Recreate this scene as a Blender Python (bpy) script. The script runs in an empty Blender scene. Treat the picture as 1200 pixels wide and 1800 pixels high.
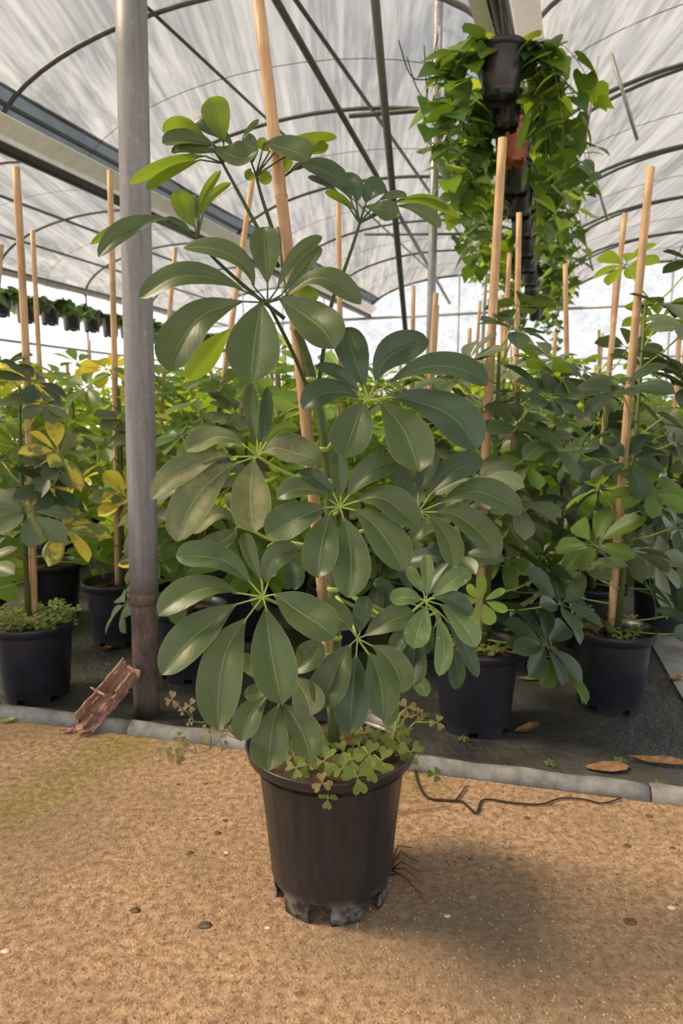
import bpy, math, random
import numpy as np
from mathutils import Vector, Matrix

# ------------------------------------------------------------------ camera, world, sun, exposure
SC = bpy.context.scene
COL = SC.collection
F, PITCH, CAMH = 1200.0, math.radians(8.0), 0.80
SP, CP = math.sin(PITCH), math.cos(PITCH)
CAM = Vector((0, 0, CAMH))
cd = bpy.data.cameras.new('camera'); cam = bpy.data.objects.new('camera', cd); COL.objects.link(cam)
cd.sensor_fit = 'HORIZONTAL'; cd.sensor_width = 36.0; cd.lens = 36.0 * F / 1200.0
cd.clip_start = 0.02; cd.clip_end = 500
cam.location = CAM; cam.rotation_euler = (math.radians(90) - PITCH, 0, 0)
cd.dof.use_dof = True; cd.dof.focus_distance = 1.08; cd.dof.aperture_fstop = 11.0
SC.camera = cam

world = bpy.data.worlds.new('sky'); SC.world = world; world.use_nodes = True
wn = world.node_tree.nodes; wl = world.node_tree.links
bg = wn['Background']; bg.inputs['Color'].default_value = (0.93, 0.965, 1.0, 1); bg.inputs['Strength'].default_value = 1.15

sd = bpy.data.lights.new('sun', 'SUN'); sun = bpy.data.objects.new('sun', sd); COL.objects.link(sun)
sd.energy = 16; sd.color = (1.0, 0.80, 0.56); sd.angle = math.radians(16)
sun.rotation_euler = Vector((0.68, -0.05, -0.73)).to_track_quat('-Z', 'Y').to_euler()

SC.view_settings.view_transform = 'Standard'; SC.view_settings.look = 'None'
SC.view_settings.gamma = 1.0; SC.view_settings.use_curve_mapping = False
SC.view_settings.exposure = 0.68

# ------------------------------------------------------------------ pixel helpers
def ray(px, py):
    u = (px - 600) / F; v = (py - 900) / F
    return Vector((u, CP - v * SP, -SP - v * CP))
def at(px, py, Y):
    d = ray(px, py); return CAM + d * (Y / d.y)
def ground(px, py, z=0.0):
    d = ray(px, py); return CAM + d * ((z - CAMH) / d.z)
ANG = math.radians(19.5)                      # direction in which the greenhouse runs
DV = Vector((math.sin(ANG), math.cos(ANG), 0)); RV = Vector((math.cos(ANG), -math.sin(ANG), 0))
def G(lat, w, z): return RV * lat + DV * w + Vector((0, 0, z))
def at_w(px, py, w):
    d = ray(px, py); return CAM + d * (w / d.dot(DV))

# ------------------------------------------------------------------ mesh helpers
class MB:
    def __init__(s): s.v = []; s.f = []; s.uv = []
    def add(s, verts, faces, uvs=None):
        n = len(s.v)
        s.v.extend(tuple(p) for p in verts)
        s.uv.extend(uvs if uvs is not None else [(0.5, 0.5)] * len(verts))
        s.f.extend(tuple(i + n for i in f) for f in faces)
        return s
    def tube(s, pts, rad, n=8, cap=True):
        pts = [Vector(p) for p in pts]; m = len(pts)
        rs = rad if isinstance(rad, (list, tuple)) else [rad] * m
        V = []; Fc = []
        prev = None
        for i, p in enumerate(pts):
            t = (pts[min(i + 1, m - 1)] - pts[max(i - 1, 0)]).normalized()
            a = prev if prev is not None else (Vector((0, 0, 1)) if abs(t.z) < .9 else Vector((1, 0, 0)))
            b = t.cross(a).normalized(); a = b.cross(t).normalized(); prev = a
            for k in range(n):
                q = 2 * math.pi * k / n
                V.append(p + (a * math.cos(q) + b * math.sin(q)) * rs[i])
        for i in range(m - 1):
            for k in range(n):
                k2 = (k + 1) % n
                Fc.append((i * n + k, i * n + k2, (i + 1) * n + k2, (i + 1) * n + k))
        if cap:
            Fc.append(tuple(range(n))[::-1]); Fc.append(tuple((m - 1) * n + k for k in range(n)))
        return s.add(V, Fc)
    def box(s, c, size, ax=None):
        X, Y, Z = ax if ax else (Vector((1, 0, 0)), Vector((0, 1, 0)), Vector((0, 0, 1)))
        c = Vector(c); V = []
        for k in (-1, 1):
            for j in (-1, 1):
                for i in (-1, 1):
                    V.append(c + X * (i * size[0] / 2) + Y * (j * size[1] / 2) + Z * (k * size[2] / 2))
        return s.add(V, [(0, 2, 3, 1), (4, 5, 7, 6), (0, 1, 5, 4), (2, 6, 7, 3), (0, 4, 6, 2), (1, 3, 7, 5)])
    def lathe(s, prof, n=48, rfun=None, skip=None, center=(0, 0, 0)):
        V = []; Fc = []
        for j, (r, z) in enumerate(prof):
            for k in range(n):
                q = 2 * math.pi * k / n
                rr = r * (rfun(q, z) if rfun else 1)
                V.append((center[0] + rr * math.cos(q), center[1] + rr * math.sin(q), center[2] + z))
        for j in range(len(prof) - 1):
            for k in range(n):
                if skip and skip(j, 2 * math.pi * (k + .5) / n): continue
                k2 = (k + 1) % n
                Fc.append((j * n + k, j * n + k2, (j + 1) * n + k2, (j + 1) * n + k))
        return s.add(V, Fc)
    def moved(s, M):
        o = MB(); o.v = [tuple(M @ Vector(p)) for p in s.v]; o.f = s.f; o.uv = s.uv; return o
    def join(s, o, M=None):
        return s.add([M @ Vector(p) for p in o.v] if M is not None else o.v, o.f, o.uv)
    def mesh(s, name, smooth=True):
        me = bpy.data.meshes.new(name); me.from_pydata(s.v, [], s.f)
        ul = me.uv_layers.new(name='UVMap')
        vi = np.empty(len(me.loops), dtype=np.int32); me.loops.foreach_get('vertex_index', vi)
        ul.data.foreach_set('uv', np.array(s.uv, dtype=np.float32)[vi].ravel())
        me.polygons.foreach_set('use_smooth', [smooth] * len(me.polygons)); me.update()
        return me

def smooth(pts, k=5):
    pts = [Vector(p) for p in pts]; out = []
    for i in range(len(pts) - 1):
        a, b_, c, d = pts[max(0, i - 1)], pts[i], pts[i + 1], pts[min(len(pts) - 1, i + 2)]
        for j in range(k):
            t = j / k; out.append(.5 * ((2 * b_) + (c - a) * t + (2 * a - 5 * b_ + 4 * c - d) * t * t + (3 * b_ - a - 3 * c + d) * t ** 3))
    return out + [pts[-1]]

def obj(name, mb, mat, parent=None, smooth=True):
    me = mb if isinstance(mb, bpy.types.Mesh) else mb.mesh(name, smooth)
    if mat is not None and not me.materials: me.materials.append(mat)
    o = bpy.data.objects.new(name, me); COL.objects.link(o)
    if parent: o.parent = parent
    return o
def thing(name, label, cat, loc=(0, 0, 0), group=None):
    o = bpy.data.objects.new(name, None); COL.objects.link(o); o.location = loc
    o.empty_display_size = .05
    return tag(o, label, cat, group)
def tag(o, label, cat, group=None):
    o['label'] = label; o['category'] = cat
    if group: o['group'] = group
    return o
def struct(name, mb, mat, label=None, smooth=True, parent=None):
    o = obj(name, mb, mat, parent, smooth)
    if parent is None: o['kind'] = 'structure'
    if label: o['label'] = label
    return o

# ------------------------------------------------------------------ materials
def newmat(name):
    m = bpy.data.materials.new(name); m.use_nodes = True
    nt = m.node_tree; nt.nodes.clear()
    return m, nt
class N:
    """tiny node helper"""
    def __init__(s, nt): s.nt = nt
    def n(s, t, **kw):
        x = s.nt.nodes.new(t)
        for k, v in kw.items(): setattr(x, k, v)
        return x
    def link(s, a, b): s.nt.links.new(a, b)
    def set(s, sock, v):
        if isinstance(v, bpy.types.NodeSocket): s.link(v, sock)
        elif isinstance(v, (tuple, list)) and len(v) == 3 and sock.type == 'RGBA': sock.default_value = (*v, 1)
        else: sock.default_value = v
    def math(s, op, a, b=0.0, clamp=False):
        x = s.n('ShaderNodeMath', operation=op); x.use_clamp = clamp
        s.set(x.inputs[0], a); s.set(x.inputs[1], b); return x.outputs[0]
    def mix(s, fac, a, b, mode='MIX'):
        x = s.n('ShaderNodeMix', data_type='RGBA', blend_type=mode)
        s.set(x.inputs['Factor'], fac); s.set(x.inputs[6], a); s.set(x.inputs[7], b); return x.outputs[2]
    def noise(s, scale, vec=None, detail=4.0, rough=.6):
        x = s.n('ShaderNodeTexNoise'); x.inputs['Scale'].default_value = scale
        x.inputs['Detail'].default_value = detail; x.inputs['Roughness'].default_value = rough
        if vec is not None: s.link(vec, x.inputs['Vector'])
        return x.outputs['Fac']
    def ramp(s, fac, lo, hi):
        x = s.n('ShaderNodeMapRange'); x.clamp = True
        s.set(x.inputs['Value'], fac); x.inputs['From Min'].default_value = lo; x.inputs['From Max'].default_value = hi
        return x.outputs['Result']
    def coord(s, which='Object'): return s.n('ShaderNodeTexCoord').outputs[which]
    def mapping(s, vec, scale=(1, 1, 1), rot=(0, 0, 0), loc=(0, 0, 0)):
        x = s.n('ShaderNodeMapping'); s.link(vec, x.inputs['Vector'])
        x.inputs['Scale'].default_value = scale; x.inputs['Rotation'].default_value = rot; x.inputs['Location'].default_value = loc
        return x.outputs['Vector']
    def bump(s, h, strength, dist=.01):
        x = s.n('ShaderNodeBump'); x.inputs['Strength'].default_value = strength; x.inputs['Distance'].default_value = dist
        s.link(h, x.inputs['Height']); return x.outputs['Normal']
    def principled(s, col, rough, spec=.4, metal=0.0, normal=None):
        x = s.n('ShaderNodeBsdfPrincipled'); s.set(x.inputs['Base Color'], col); s.set(x.inputs['Roughness'], rough)
        x.inputs['Specular IOR Level'].default_value = spec; x.inputs['Metallic'].default_value = metal
        if normal is not None: s.link(normal, x.inputs['Normal'])
        return x.outputs[0]
    def out(s, sh): s.link(sh, s.n('ShaderNodeOutputMaterial').inputs['Surface'])

def leafmat(name, top, under, vein, transl=.3, rough=.42, patch=None, patch_amt=.5, vein_w=.016, speck=0.0, spec=.35, patch_scale=22, lo=.44, hi=.64):
    m, nt = newmat(name); q = N(nt)
    uv = q.n('ShaderNodeSeparateXYZ'); q.link(q.coord('UV'), uv.inputs[0])
    au = q.math('ABSOLUTE', q.math('SUBTRACT', uv.outputs[0], .5))
    oi = q.n('ShaderNodeObjectInfo').outputs['Random']
    geo = q.n('ShaderNodeNewGeometry').outputs['Position']
    n1 = q.noise(38, geo, 5, .65); n2 = q.noise(9, geo, 3)
    base = q.mix(q.ramp(n2, .3, .7), tuple(c * .84 for c in top), tuple(min(1, c * 1.16) for c in top))
    base = q.mix(q.math('MULTIPLY', q.ramp(n1, .42, .72), .30), base, tuple(min(1, c * 1.5) for c in top))
    base = q.mix(q.math('MULTIPLY', oi, .42), base, tuple(min(1, c * f) for c, f in zip(top, (1.5, 1.35, .9))))
    # side veins, faint
    lat = q.math('SINE', q.math('SUBTRACT', q.math('MULTIPLY', uv.outputs[1], 62.0), q.math('MULTIPLY', au, 48.0)))
    base = q.mix(q.math('MULTIPLY', q.ramp(lat, .7, 1.0), .045), base, vein)
    if patch:
        pn = q.math('MULTIPLY', q.ramp(q.noise(patch_scale, geo, 6, .75), lo, hi), q.ramp(au, .47, .30))
        base = q.mix(q.math('MULTIPLY', pn, patch_amt), base, patch)
    if speck:
        base = q.mix(q.math('MULTIPLY', q.ramp(q.noise(130, geo, 4, .7), .60, .70), speck), base, (.62, .66, .52))
    taper = q.math('ADD', q.math('MULTIPLY', q.math('SUBTRACT', 1.0, uv.outputs[1]), vein_w), vein_w * .35)
    mid = q.math('LESS_THAN', au, taper)
    base = q.mix(q.math('MULTIPLY', mid, .72), base, vein)
    edge = q.ramp(au, .476, .495)
    base = q.mix(q.math('MULTIPLY', edge, .45), base, vein)
    pr = q.principled(base, rough, spec, normal=q.bump(q.math('ADD', n1, q.math('MULTIPLY', lat, .05)), .25, .002))
    tr = q.n('ShaderNodeBsdfTranslucent'); q.set(tr.inputs['Color'], q.mix(q.math('MULTIPLY', mid, .6), under, vein))
    mx = q.n('ShaderNodeMixShader'); mx.inputs[0].default_value = transl
    q.link(pr, mx.inputs[1]); q.link(tr.outputs[0], mx.inputs[2]); q.out(mx.outputs[0])
    return m

def simple(name, col, rough=.6, spec=.3, metal=0.0, var=.25, scale=30, bump=.15, tint=None):
    m, nt = newmat(name); q = N(nt); c = q.coord()
    n1 = q.noise(scale, c, 5, .65)
    b = q.mix(q.ramp(n1, .3, .7), tuple(x * (1 - var) for x in col), tuple(min(1, x * (1 + var)) for x in col))
    if tint: b = q.mix(q.math('MULTIPLY', q.ramp(q.noise(scale * .23, c, 3), .5, .68), .6), b, tint)
    q.out(q.principled(b, rough, spec, metal, q.bump(n1, bump, .004)))
    return m

M_LEAF = leafmat('leaf_grey_green', (.058, .090, .036), (.16, .24, .03), (.22, .29, .11), .20, .40, spec=.45)
M_LEAFB = leafmat('leaf_blue_green', (.034, .062, .033), (.12, .20, .04), (.15, .22, .10), .18, .38, spec=.45)
M_TANLIT = leafmat('leaf_tan_lit', (.098, .132, .062), (.2, .24, .05), (.36, .40, .20), .18, .6, patch=(.42, .33, .17), patch_amt=.42)  # tan noise patches paint the warm light on the left whorls into the colour
M_YOUNG = leafmat('leaf_young', (.10, .165, .028), (.27, .39, .025), (.20, .30, .05), .55)
M_FRESH = leafmat('leaf_fresh', (.115, .180, .075), (.2, .34, .05), (.40, .50, .26), .22, .5, speck=.5)
M_LIME = leafmat('leaf_lime', (.24, .38, .07), (.40, .55, .06), (.4, .5, .2), .3)
M_BACK = leafmat('leaf_background', (.085, .155, .045), (.36, .52, .03), (.2, .28, .10), .42, .38)
M_BACK2 = leafmat('leaf_background_pale', (.16, .27, .055), (.52, .68, .04), (.25, .33, .12), .48, .4)
M_VARI = leafmat('leaf_variegated', (.10, .15, .06), (.5, .5, .05), (.5, .5, .15), .3, patch=(.72, .62, .10), patch_amt=1.0, patch_scale=14, lo=.47, hi=.52)
M_GREY = leafmat('leaf_grey', (.108, .142, .082), (.16, .24, .05), (.24, .30, .16), .2, .4, spec=.4)
M_YELL = leafmat('leaf_yellow', (.78, .66, .10), (.75, .62, .06), (.65, .6, .12), .35, patch=(.13, .18, .05), patch_amt=.8, patch_scale=14, lo=.54, hi=.60)
M_POTHOS = leafmat('leaf_vine', (.14, .25, .04), (.50, .66, .03), (.25, .36, .08), .5, .35)
M_POTHOSD = leafmat('leaf_vine_dark', (.05, .11, .03), (.2, .32, .02), (.12, .2, .06), .3, .35)
M_CLOVER = leafmat('leaf_clover', (.125, .17, .042), (.3, .4, .04), (.24, .3, .09), .3, .6)
M_CLOVERP = leafmat('leaf_clover_pale', (.16, .14, .06), (.26, .22, .06), (.22, .2, .09), .3, .6)
M_PETI = simple('petiole_green', (.33, .42, .10), .5, .3)
M_PETID = simple('petiole_dark', (.05, .075, .03), .5, .3)
M_STEM = simple('stem_green', (.085, .125, .035), .55, .3, scale=60, tint=(.16, .17, .07))
M_WIRE = simple('black_wire', (.02, .02, .022), .5, .3)
M_SOIL = simple('potting_soil', (.060, .040, .025), .95, .1, scale=90, var=.6, bump=.9, tint=(.16, .11, .06))
M_NAVY = simple('navy_plastic', (.016, .018, .026), .38, .5, scale=14, bump=.04, tint=(.032, .032, .04))
M_RED = simple('terracotta_plastic', (.46, .13, .085), .45, .4, scale=20, bump=.04)
M_TUBE = simple('dark_pipe', (.072, .082, .082), .5, .4, scale=20)
M_GALV = simple('galvanised_steel', (.30, .31, .32), .45, .5, .3, scale=35, tint=(.22, .22, .22))
M_RUST = simple('rusty_steel', (.34, .20, .145), .85, .2, scale=55, var=.55, bump=.6, tint=(.48, .35, .27))
M_DRY = simple('dry_leaf', (.26, .14, .07), .8, .2, scale=60, var=.4)
M_ROOT = simple('dry_root', (.16, .055, .035), .8, .2, scale=60, var=.3)
M_TWIG = simple('dark_twig', (.035, .028, .022), .8, .2, scale=60, var=.3)
M_CRUMB = simple('soil_crumb', (.13, .088, .055), .95, .1, scale=80, var=.5, bump=.8)
M_STONE = simple('pale_stone', (.62, .52, .40), .9, .1, scale=60, var=.3)
M_GRIT = simple('grit', (.40, .285, .175), .95, .1, scale=60, var=.5)
M_BLACKG = simple('black_gutter_pipe', (.03, .033, .03), .5, .3)

def bamboo():
    m, nt = newmat('bamboo'); q = N(nt); c = q.coord()
    st = q.noise(1.0, q.mapping(c, (220, 220, 6)), 4, .6); n2 = q.noise(7, c, 3)
    b = q.mix(q.ramp(st, .3, .7), (.40, .245, .125), (.62, .43, .24))
    b = q.mix(q.math('MULTIPLY', q.ramp(n2, .48, .66), .55), b, (.24, .135, .075))
    q.out(q.principled(b, .5, .35, normal=q.bump(st, .2, .002))); return m
M_BAMBOO = bamboo()
M_NODE = simple('bamboo_node', (.24, .14, .075), .7, .2, scale=120, var=.5)

def pot_black():
    m, nt = newmat('weathered_black_plastic'); q = N(nt); c = q.coord()
    sx = q.n('ShaderNodeSeparateXYZ'); q.link(c, sx.inputs[0])
    n1 = q.noise(1.0, q.mapping(c, (60, 60, 8)), 5, .7); n2 = q.noise(24, c, 6, .7)
    b = q.mix(q.ramp(n1, .35, .75), (.0105, .0115, .0145), (.024, .025, .029))
    scr = q.ramp(q.noise(75, c, 5, .8), .66, .72)
    b = q.mix(q.math('MULTIPLY', scr, .35), b, (.30, .29, .27))
    low = q.math('MULTIPLY', q.ramp(sx.outputs[2], .05, .012), q.ramp(n2, .46, .62))
    b = q.mix(q.math('MULTIPLY', low, .55), b, (.42, .42, .40))
    q.out(q.principled(b, q.math('ADD', q.math('MULTIPLY', n2, .25), .24), .5, normal=q.bump(n2, .12, .002))); return m
M_POT = pot_black()

def post_mat():
    m, nt = newmat('weathered_galvanised_post'); q = N(nt); c = q.coord()
    n1 = q.noise(1.0, q.mapping(c, (40, 40, 3)), 5, .7); n2 = q.noise(46, c, 5, .7)
    b = q.mix(q.ramp(n1, .3, .7), (.145, .147, .152), (.27, .275, .285))
    b = q.mix(q.math('MULTIPLY', q.ramp(n2, .55, .75), .4), b, (.42, .40, .36))
    sx = q.n('ShaderNodeSeparateXYZ'); q.link(c, sx.inputs[0])
    b = q.mix(q.math('MULTIPLY', q.ramp(q.math('ADD', sx.outputs[2], q.math('MULTIPLY', n1, -.14)), .33, .24), .8), b, (.045, .042, .040))
    q.out(q.principled(b, .55, .4, .15, q.bump(n2, .15, .003))); return m
M_POST = post_mat()
def post_low():
    m, nt = newmat('stained_steel_sleeve'); q = N(nt); c = q.coord()
    n1 = q.noise(1.0, q.mapping(c, (30, 30, 9)), 5, .75); n2 = q.noise(60, c, 5, .7)
    b = q.mix(q.ramp(n1, .35, .65), (.05, .042, .040), (.16, .115, .090))
    b = q.mix(q.math('MULTIPLY', q.ramp(n2, .6, .75), .4), b, (.35, .30, .26))
    q.out(q.principled(b, .75, .2, 0, q.bump(n2, .3, .004))); return m
M_POSTLOW = post_low()

def floor_path():
    m, nt = newmat('sandy_concrete'); q = N(nt); c = q.coord()
    n1 = q.noise(5, c, 6, .65); n2 = q.noise(65, c, 6, .75); n3 = q.noise(1.7, c, 3)
    b = q.mix(q.ramp(n2, .36, .64), (.29, .172, .095), (.82, .555, .345))
    b = q.mix(q.math('MULTIPLY', q.ramp(n1, .42, .66), .55), b, (.33, .235, .15))
    b = q.mix(q.math('MULTIPLY', q.ramp(q.noise(120, c, 3, .7), .57, .65), .8), b, (.13, .085, .05))
    vo = q.n('ShaderNodeTexVoronoi'); vo.inputs['Scale'].default_value = 70; q.link(c, vo.inputs['Vector'])
    chip = q.math('MULTIPLY', q.math('LESS_THAN', vo.outputs['Distance'], .22), q.ramp(q.noise(30, c, 2), .52, .6))
    b = q.mix(q.math('MULTIPLY', chip, .45), b, (.70, .56, .38))
    # moss along the edging on the left, shade of the pot painted in grey towards the right front
    def blob(p, r, soft, amt, col, base, tex):
        vm = q.n('ShaderNodeVectorMath', operation='DISTANCE'); q.link(c, vm.inputs[0]); vm.inputs[1].default_value = p
        f = q.ramp(q.math('ADD', vm.outputs['Value'], q.math('MULTIPLY', q.math('SUBTRACT', tex, .5), soft * 1.6)), r + soft, r - soft)
        return q.mix(q.math('MULTIPLY', f, amt), base, col)
    moss = q.mix(q.ramp(n2, .4, .65), (.20, .17, .04), (.50, .43, .10))
    for (px, py, r, a) in ((215, 1312, .075, .75), (120, 1370, .07, .6), (25, 1425, .06, .7), (735, 1375, .035, .7), (60, 1290, .05, .3)):
        g = ground(px, py); b = blob(g, r, .07, a, moss, b, n1)
    for (px, py, r, a) in ((800, 1590, .10, .55), (1000, 1690, .15, .40), (860, 1690, .1, .4), (640, 1640, .06, .5), (30, 1480, .12, .3)):
        g = ground(px, py); b = blob(g, r, .10, a, (.26, .20, .135), b, n1)
    h = q.math('ADD', q.math('MULTIPLY', n2, .6), q.noise(220, c, 4, .7))
    q.out(q.principled(b, .92, .15, normal=q.bump(h, 1.0, .009))); return m
M_PATH = floor_path()

def floor_mat():
    m, nt = newmat('black_weed_mat'); q = N(nt); c = q.coord()
    n1 = q.noise(4, c, 5, .65); n2 = q.noise(50, c, 5, .7)
    b = q.mix(q.ramp(n1, .35, .65), (.030, .031, .029), (.085, .082, .074))
    b = q.mix(q.math('MULTIPLY', q.ramp(q.noise(2.3, c, 4, .7), .56, .66), .5), b, (.19, .175, .155))
    b = q.mix(q.math('MULTIPLY', q.ramp(q.noise(9, c, 4, .7), .60, .66), .4), b, (.10, .055, .035))
    b = q.mix(q.math('MULTIPLY', q.ramp(n2, .62, .72), .35), b, (.16, .15, .13))
    h = q.math('ADD', n1, q.math('MULTIPLY', n2, .35))
    q.out(q.principled(b, q.math('ADD', q.math('MULTIPLY', n1, .4), .16), .55, normal=q.bump(h, .8, .03))); return m
M_MAT = floor_mat()
M_AISLE = simple('wet_concrete', (.34, .335, .33), .35, .4, scale=9, var=.4, bump=.4, tint=(.12, .11, .10))
M_EDGE = simple('grey_edging_pipe', (.19, .19, .185), .75, .2, scale=28, var=.35, bump=.5, tint=(.34, .33, .31))

def film(name, col, clear, streak=.5, mid=.5):
    m, nt = newmat(name); q = N(nt); c = q.coord()
    mp = q.mapping(c, (5.0, .09, 5.0), (0, 0, ANG)); s1 = q.noise(1.0, mp, 5, .62)
    s2 = q.noise(1.0, q.mapping(c, (19, .25, 19), (0, 0, ANG)), 4, .6); n3 = q.noise(1.3, c, 4, .6)
    f = q.math('ADD', q.math('MULTIPLY', s1, .50), q.math('ADD', q.math('MULTIPLY', s2, .38), q.math('MULTIPLY', n3, .12)))
    st = q.ramp(f, .41, .59)
    colr = q.mix(st, tuple(x * (1 - streak) for x in col), col)
    tl = q.n('ShaderNodeBsdfTranslucent'); q.set(tl.inputs['Color'], colr)
    df = q.n('ShaderNodeBsdfDiffuse'); q.set(df.inputs['Color'], colr)
    a = q.n('ShaderNodeMixShader'); a.inputs[0].default_value = .25; q.link(tl.outputs[0], a.inputs[1]); q.link(df.outputs[0], a.inputs[2])
    tp = q.n('ShaderNodeBsdfTransparent'); tp.inputs['Color'].default_value = (1, 1, 1, 1)
    b = q.n('ShaderNodeMixShader'); q.set(b.inputs[0], q.math('ADD', q.math('MULTIPLY', st, clear * .35), clear * .82))
    q.link(a.outputs[0], b.inputs[1]); q.link(tp.outputs[0], b.inputs[2]); q.out(b.outputs[0])
    return m
M_FILM = film('greenhouse_film', (.088, .086, .081), .20, .70)
M_FILMW = film('clear_end_film', (.29, .32, .36), .40, .4)
M_SHADE = film('blue_grey_shade_strip', (.020, .027, .036), .02, .25)
M_WHITE = simple('white_gutter', (.84, .84, .92), .45, .4, scale=8, var=.10, bump=.02)
M_OUT = simple('outdoor_ground', (.50, .47, .42), .9, .1, scale=2)

# ------------------------------------------------------------------ structure: ground, edging, greenhouse
ZM = -0.04                                     # the weed mat lies a little lower than the path
EA, EB = ground(0, 1256), ground(1200, 1408)
ed = (EB - EA).normalized(); en = Vector((-ed.y, ed.x, 0))       # along the edging, and away from the camera
E0, E1 = EA - ed * 9, EB + ed * 9
b = MB(); A1, B1 = E0, E1
b.add([A1, B1, B1 - en * 9, A1 - en * 9], [(0, 3, 2, 1)])
b.add([A1, B1, B1 + Vector((0, 0, ZM * 2)), A1 + Vector((0, 0, ZM * 2))], [(0, 1, 2, 3)])
o = struct('floor', b, M_PATH, 'sandy tan concrete path in front of the edging', False)
b = MB(); b.add([(-40, -12, ZM - .02), (60, -12, ZM - .02), (60, 70, ZM - .02), (-40, 70, ZM - .02)], [(0, 1, 2, 3)])
struct('ground_outside', b, M_OUT, 'pale ground outside the greenhouse', False)
b = MB(); Ws = 15.0
P = [E0 + en * .01, E1 + en * .01]
n = 60; V = []; Fc = []
rng = random.Random(3)
for j in range(25):
    for i in range(n + 1):
        p = P[0].lerp(P[1], i / n) + en * (j * .62)
        V.append((p.x, p.y, ZM + rng.uniform(-.004, .004)))
for j in range(24):
    for i in range(n):
        a = j * (n + 1) + i; Fc.append((a, a + 1, a + n + 2, a + n + 1))
b.add(V, Fc); struct('floor_weed_mat', b, M_MAT, 'wet black weed mat under the rows of pots')

la = ground(1172, 1190, ZM).dot(RV); b = MB()
b.add([G(la + (.03 * math.sin(k * 2.1)), 1.55 + k * .6, ZM + .004) for k in range(23)] + [G(la + .75, 1.55 + k * .6, ZM + .004) for k in range(23)], [(k, 23 + k, 24 + k, k + 1) for k in range(22)])
struct('floor_aisle', b, M_AISLE, 'pale wet concrete aisle beyond the right edge pot', False)
# edging pipe in lengths with joints
jt = [-6.0, (ground(232, 1284) - EA).dot(ed), (ground(1140, 1400) - EA).dot(ed), 9]
ee = bpy.data.objects.new('trim_1', None); COL.objects.link(ee); ee['kind'] = 'structure'
ee['label'] = 'grey pipe edging between the path and the weed mat'
for k in range(3):
    p0 = EA + ed * (jt[k] + .002); p1 = EA + ed * (jt[k + 1] - .002)
    pts = [p0.lerp(p1, i / 24) + Vector((0, 0, .004 + .0025 * math.sin(i * 1.7 + k))) for i in range(25)]
    bb = MB().tube(pts, .0235, 14); obj('edging_pipe', bb, M_EDGE, ee)

HW, EAVE, RISE = 2.05, 3.0, .75
bays = [(-8.8, -4.7), (-4.7, -.6), (-.6, 3.5), (3.5, 7.6)]
def arch(lat, g0, g1):
    c = (g0 + g1) / 2; t = max(-1, min(1, (lat - c) / ((g1 - g0) / 2)))
    return EAVE + RISE * math.sqrt(max(0, 1 - t * t))
def archpts(g0, g1, w, n=28, t0=0, t1=1, dz=0):
    out = []
    for i in range(n + 1):
        th = math.pi * (1 - (t0 + (t1 - t0) * i / n)); c = (g0 + g1) / 2; h = (g1 - g0) / 2
        out.append(G(c + h * math.cos(th), w, EAVE + dz + RISE * math.sin(th)))
    return out
WMIN, WEND = -5.0, 15.0
ridge_z = EAVE + RISE
roof = bpy.data.objects.new('ceiling', None); COL.objects.link(roof); roof['kind'] = 'structure'
roof['label'] = 'arched greenhouse roof of wrinkled milky film on pipe hoops'
for bi, (g0, g1) in enumerate(bays):
    mb = MB(); V = []; Fc = []; nw = 44; na = 30
    rr = random.Random(bi)
    t0 = .16 if bi == 1 else 0.0
    for j in range(nw + 1):
        w = WMIN + (WEND - WMIN) * j / nw
        sag = -.035 * abs(math.sin(math.pi * (w - 4.7) / 2.0))
        for p in archpts(g0, g1, w, na, t0, 1): V.append(p + Vector((0, 0, sag + .02 + rr.uniform(-.012, .012))))
    for j in range(nw):
        for i in range(na):
            a = j * (na + 1) + i; Fc.append((a, a + 1, a + na + 2, a + na + 1))
    mb.add(V, Fc); obj('roof_film', mb, M_FILM, roof)
    for w in [-3.3, -1.3, .7, 2.7, 4.7, 6.7, 8.7, 10.7, 12.7]:
        mb = MB().tube(archpts(g0, g1, w, 26), .020, 8); obj('hoop', mb, M_TUBE, roof)
        if bi >= 2 and w > 2:
            c_ = (g0 + g1) / 2; mb = MB().tube([G(c_ + HW * math.cos(th), w + .05, EAVE + RISE * math.sin(th) - .17 * (1 - math.sin(th))) for th in [math.pi * (1 - k / 24) for k in range(25)]], .016, 8); obj('truss_rod', mb, M_TUBE, roof)
        if w > 1:
            mb = MB().tube(archpts(g0, g1, w + 1.0, 22, 0, 1, -.02), .0035, 5); obj('roof_string', mb, M_TUBE, roof)
# opaque strip of the middle bay beside its left gutter
mb = MB(); g0, g1 = bays[1]; V = []; Fc = []
for j in range(23):
    for p in archpts(g0, g1, WMIN + 20.0 * j / 22, 8, 0, .165): V.append(p + Vector((0, 0, .018)))
for j in range(22):
    for i in range(8):
        a = j * 9 + i; Fc.append((a, a + 1, a + 10, a + 9))
mb.add(V, Fc); obj('shade_strip', mb, M_SHADE, roof)
# purlins along the bays
for lat, dz, r in ((-4.55, .02, .022), (-2.05, -.03, .018), (-3.1, -.03, .014), (-6.2, -.04, .02), (-7.4, -.04, .022), (-8.3, -.03, .02), (1.45, -.03, .018)):
    bb = [x for x in bays if x[0] <= lat <= x[1]][0]
    mb = MB().tube([G(lat, WMIN, arch(lat, *bb) + dz), G(lat, WEND, arch(lat, *bb) + dz)], r, 8); obj('purlin', mb, M_TUBE, roof)
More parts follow.
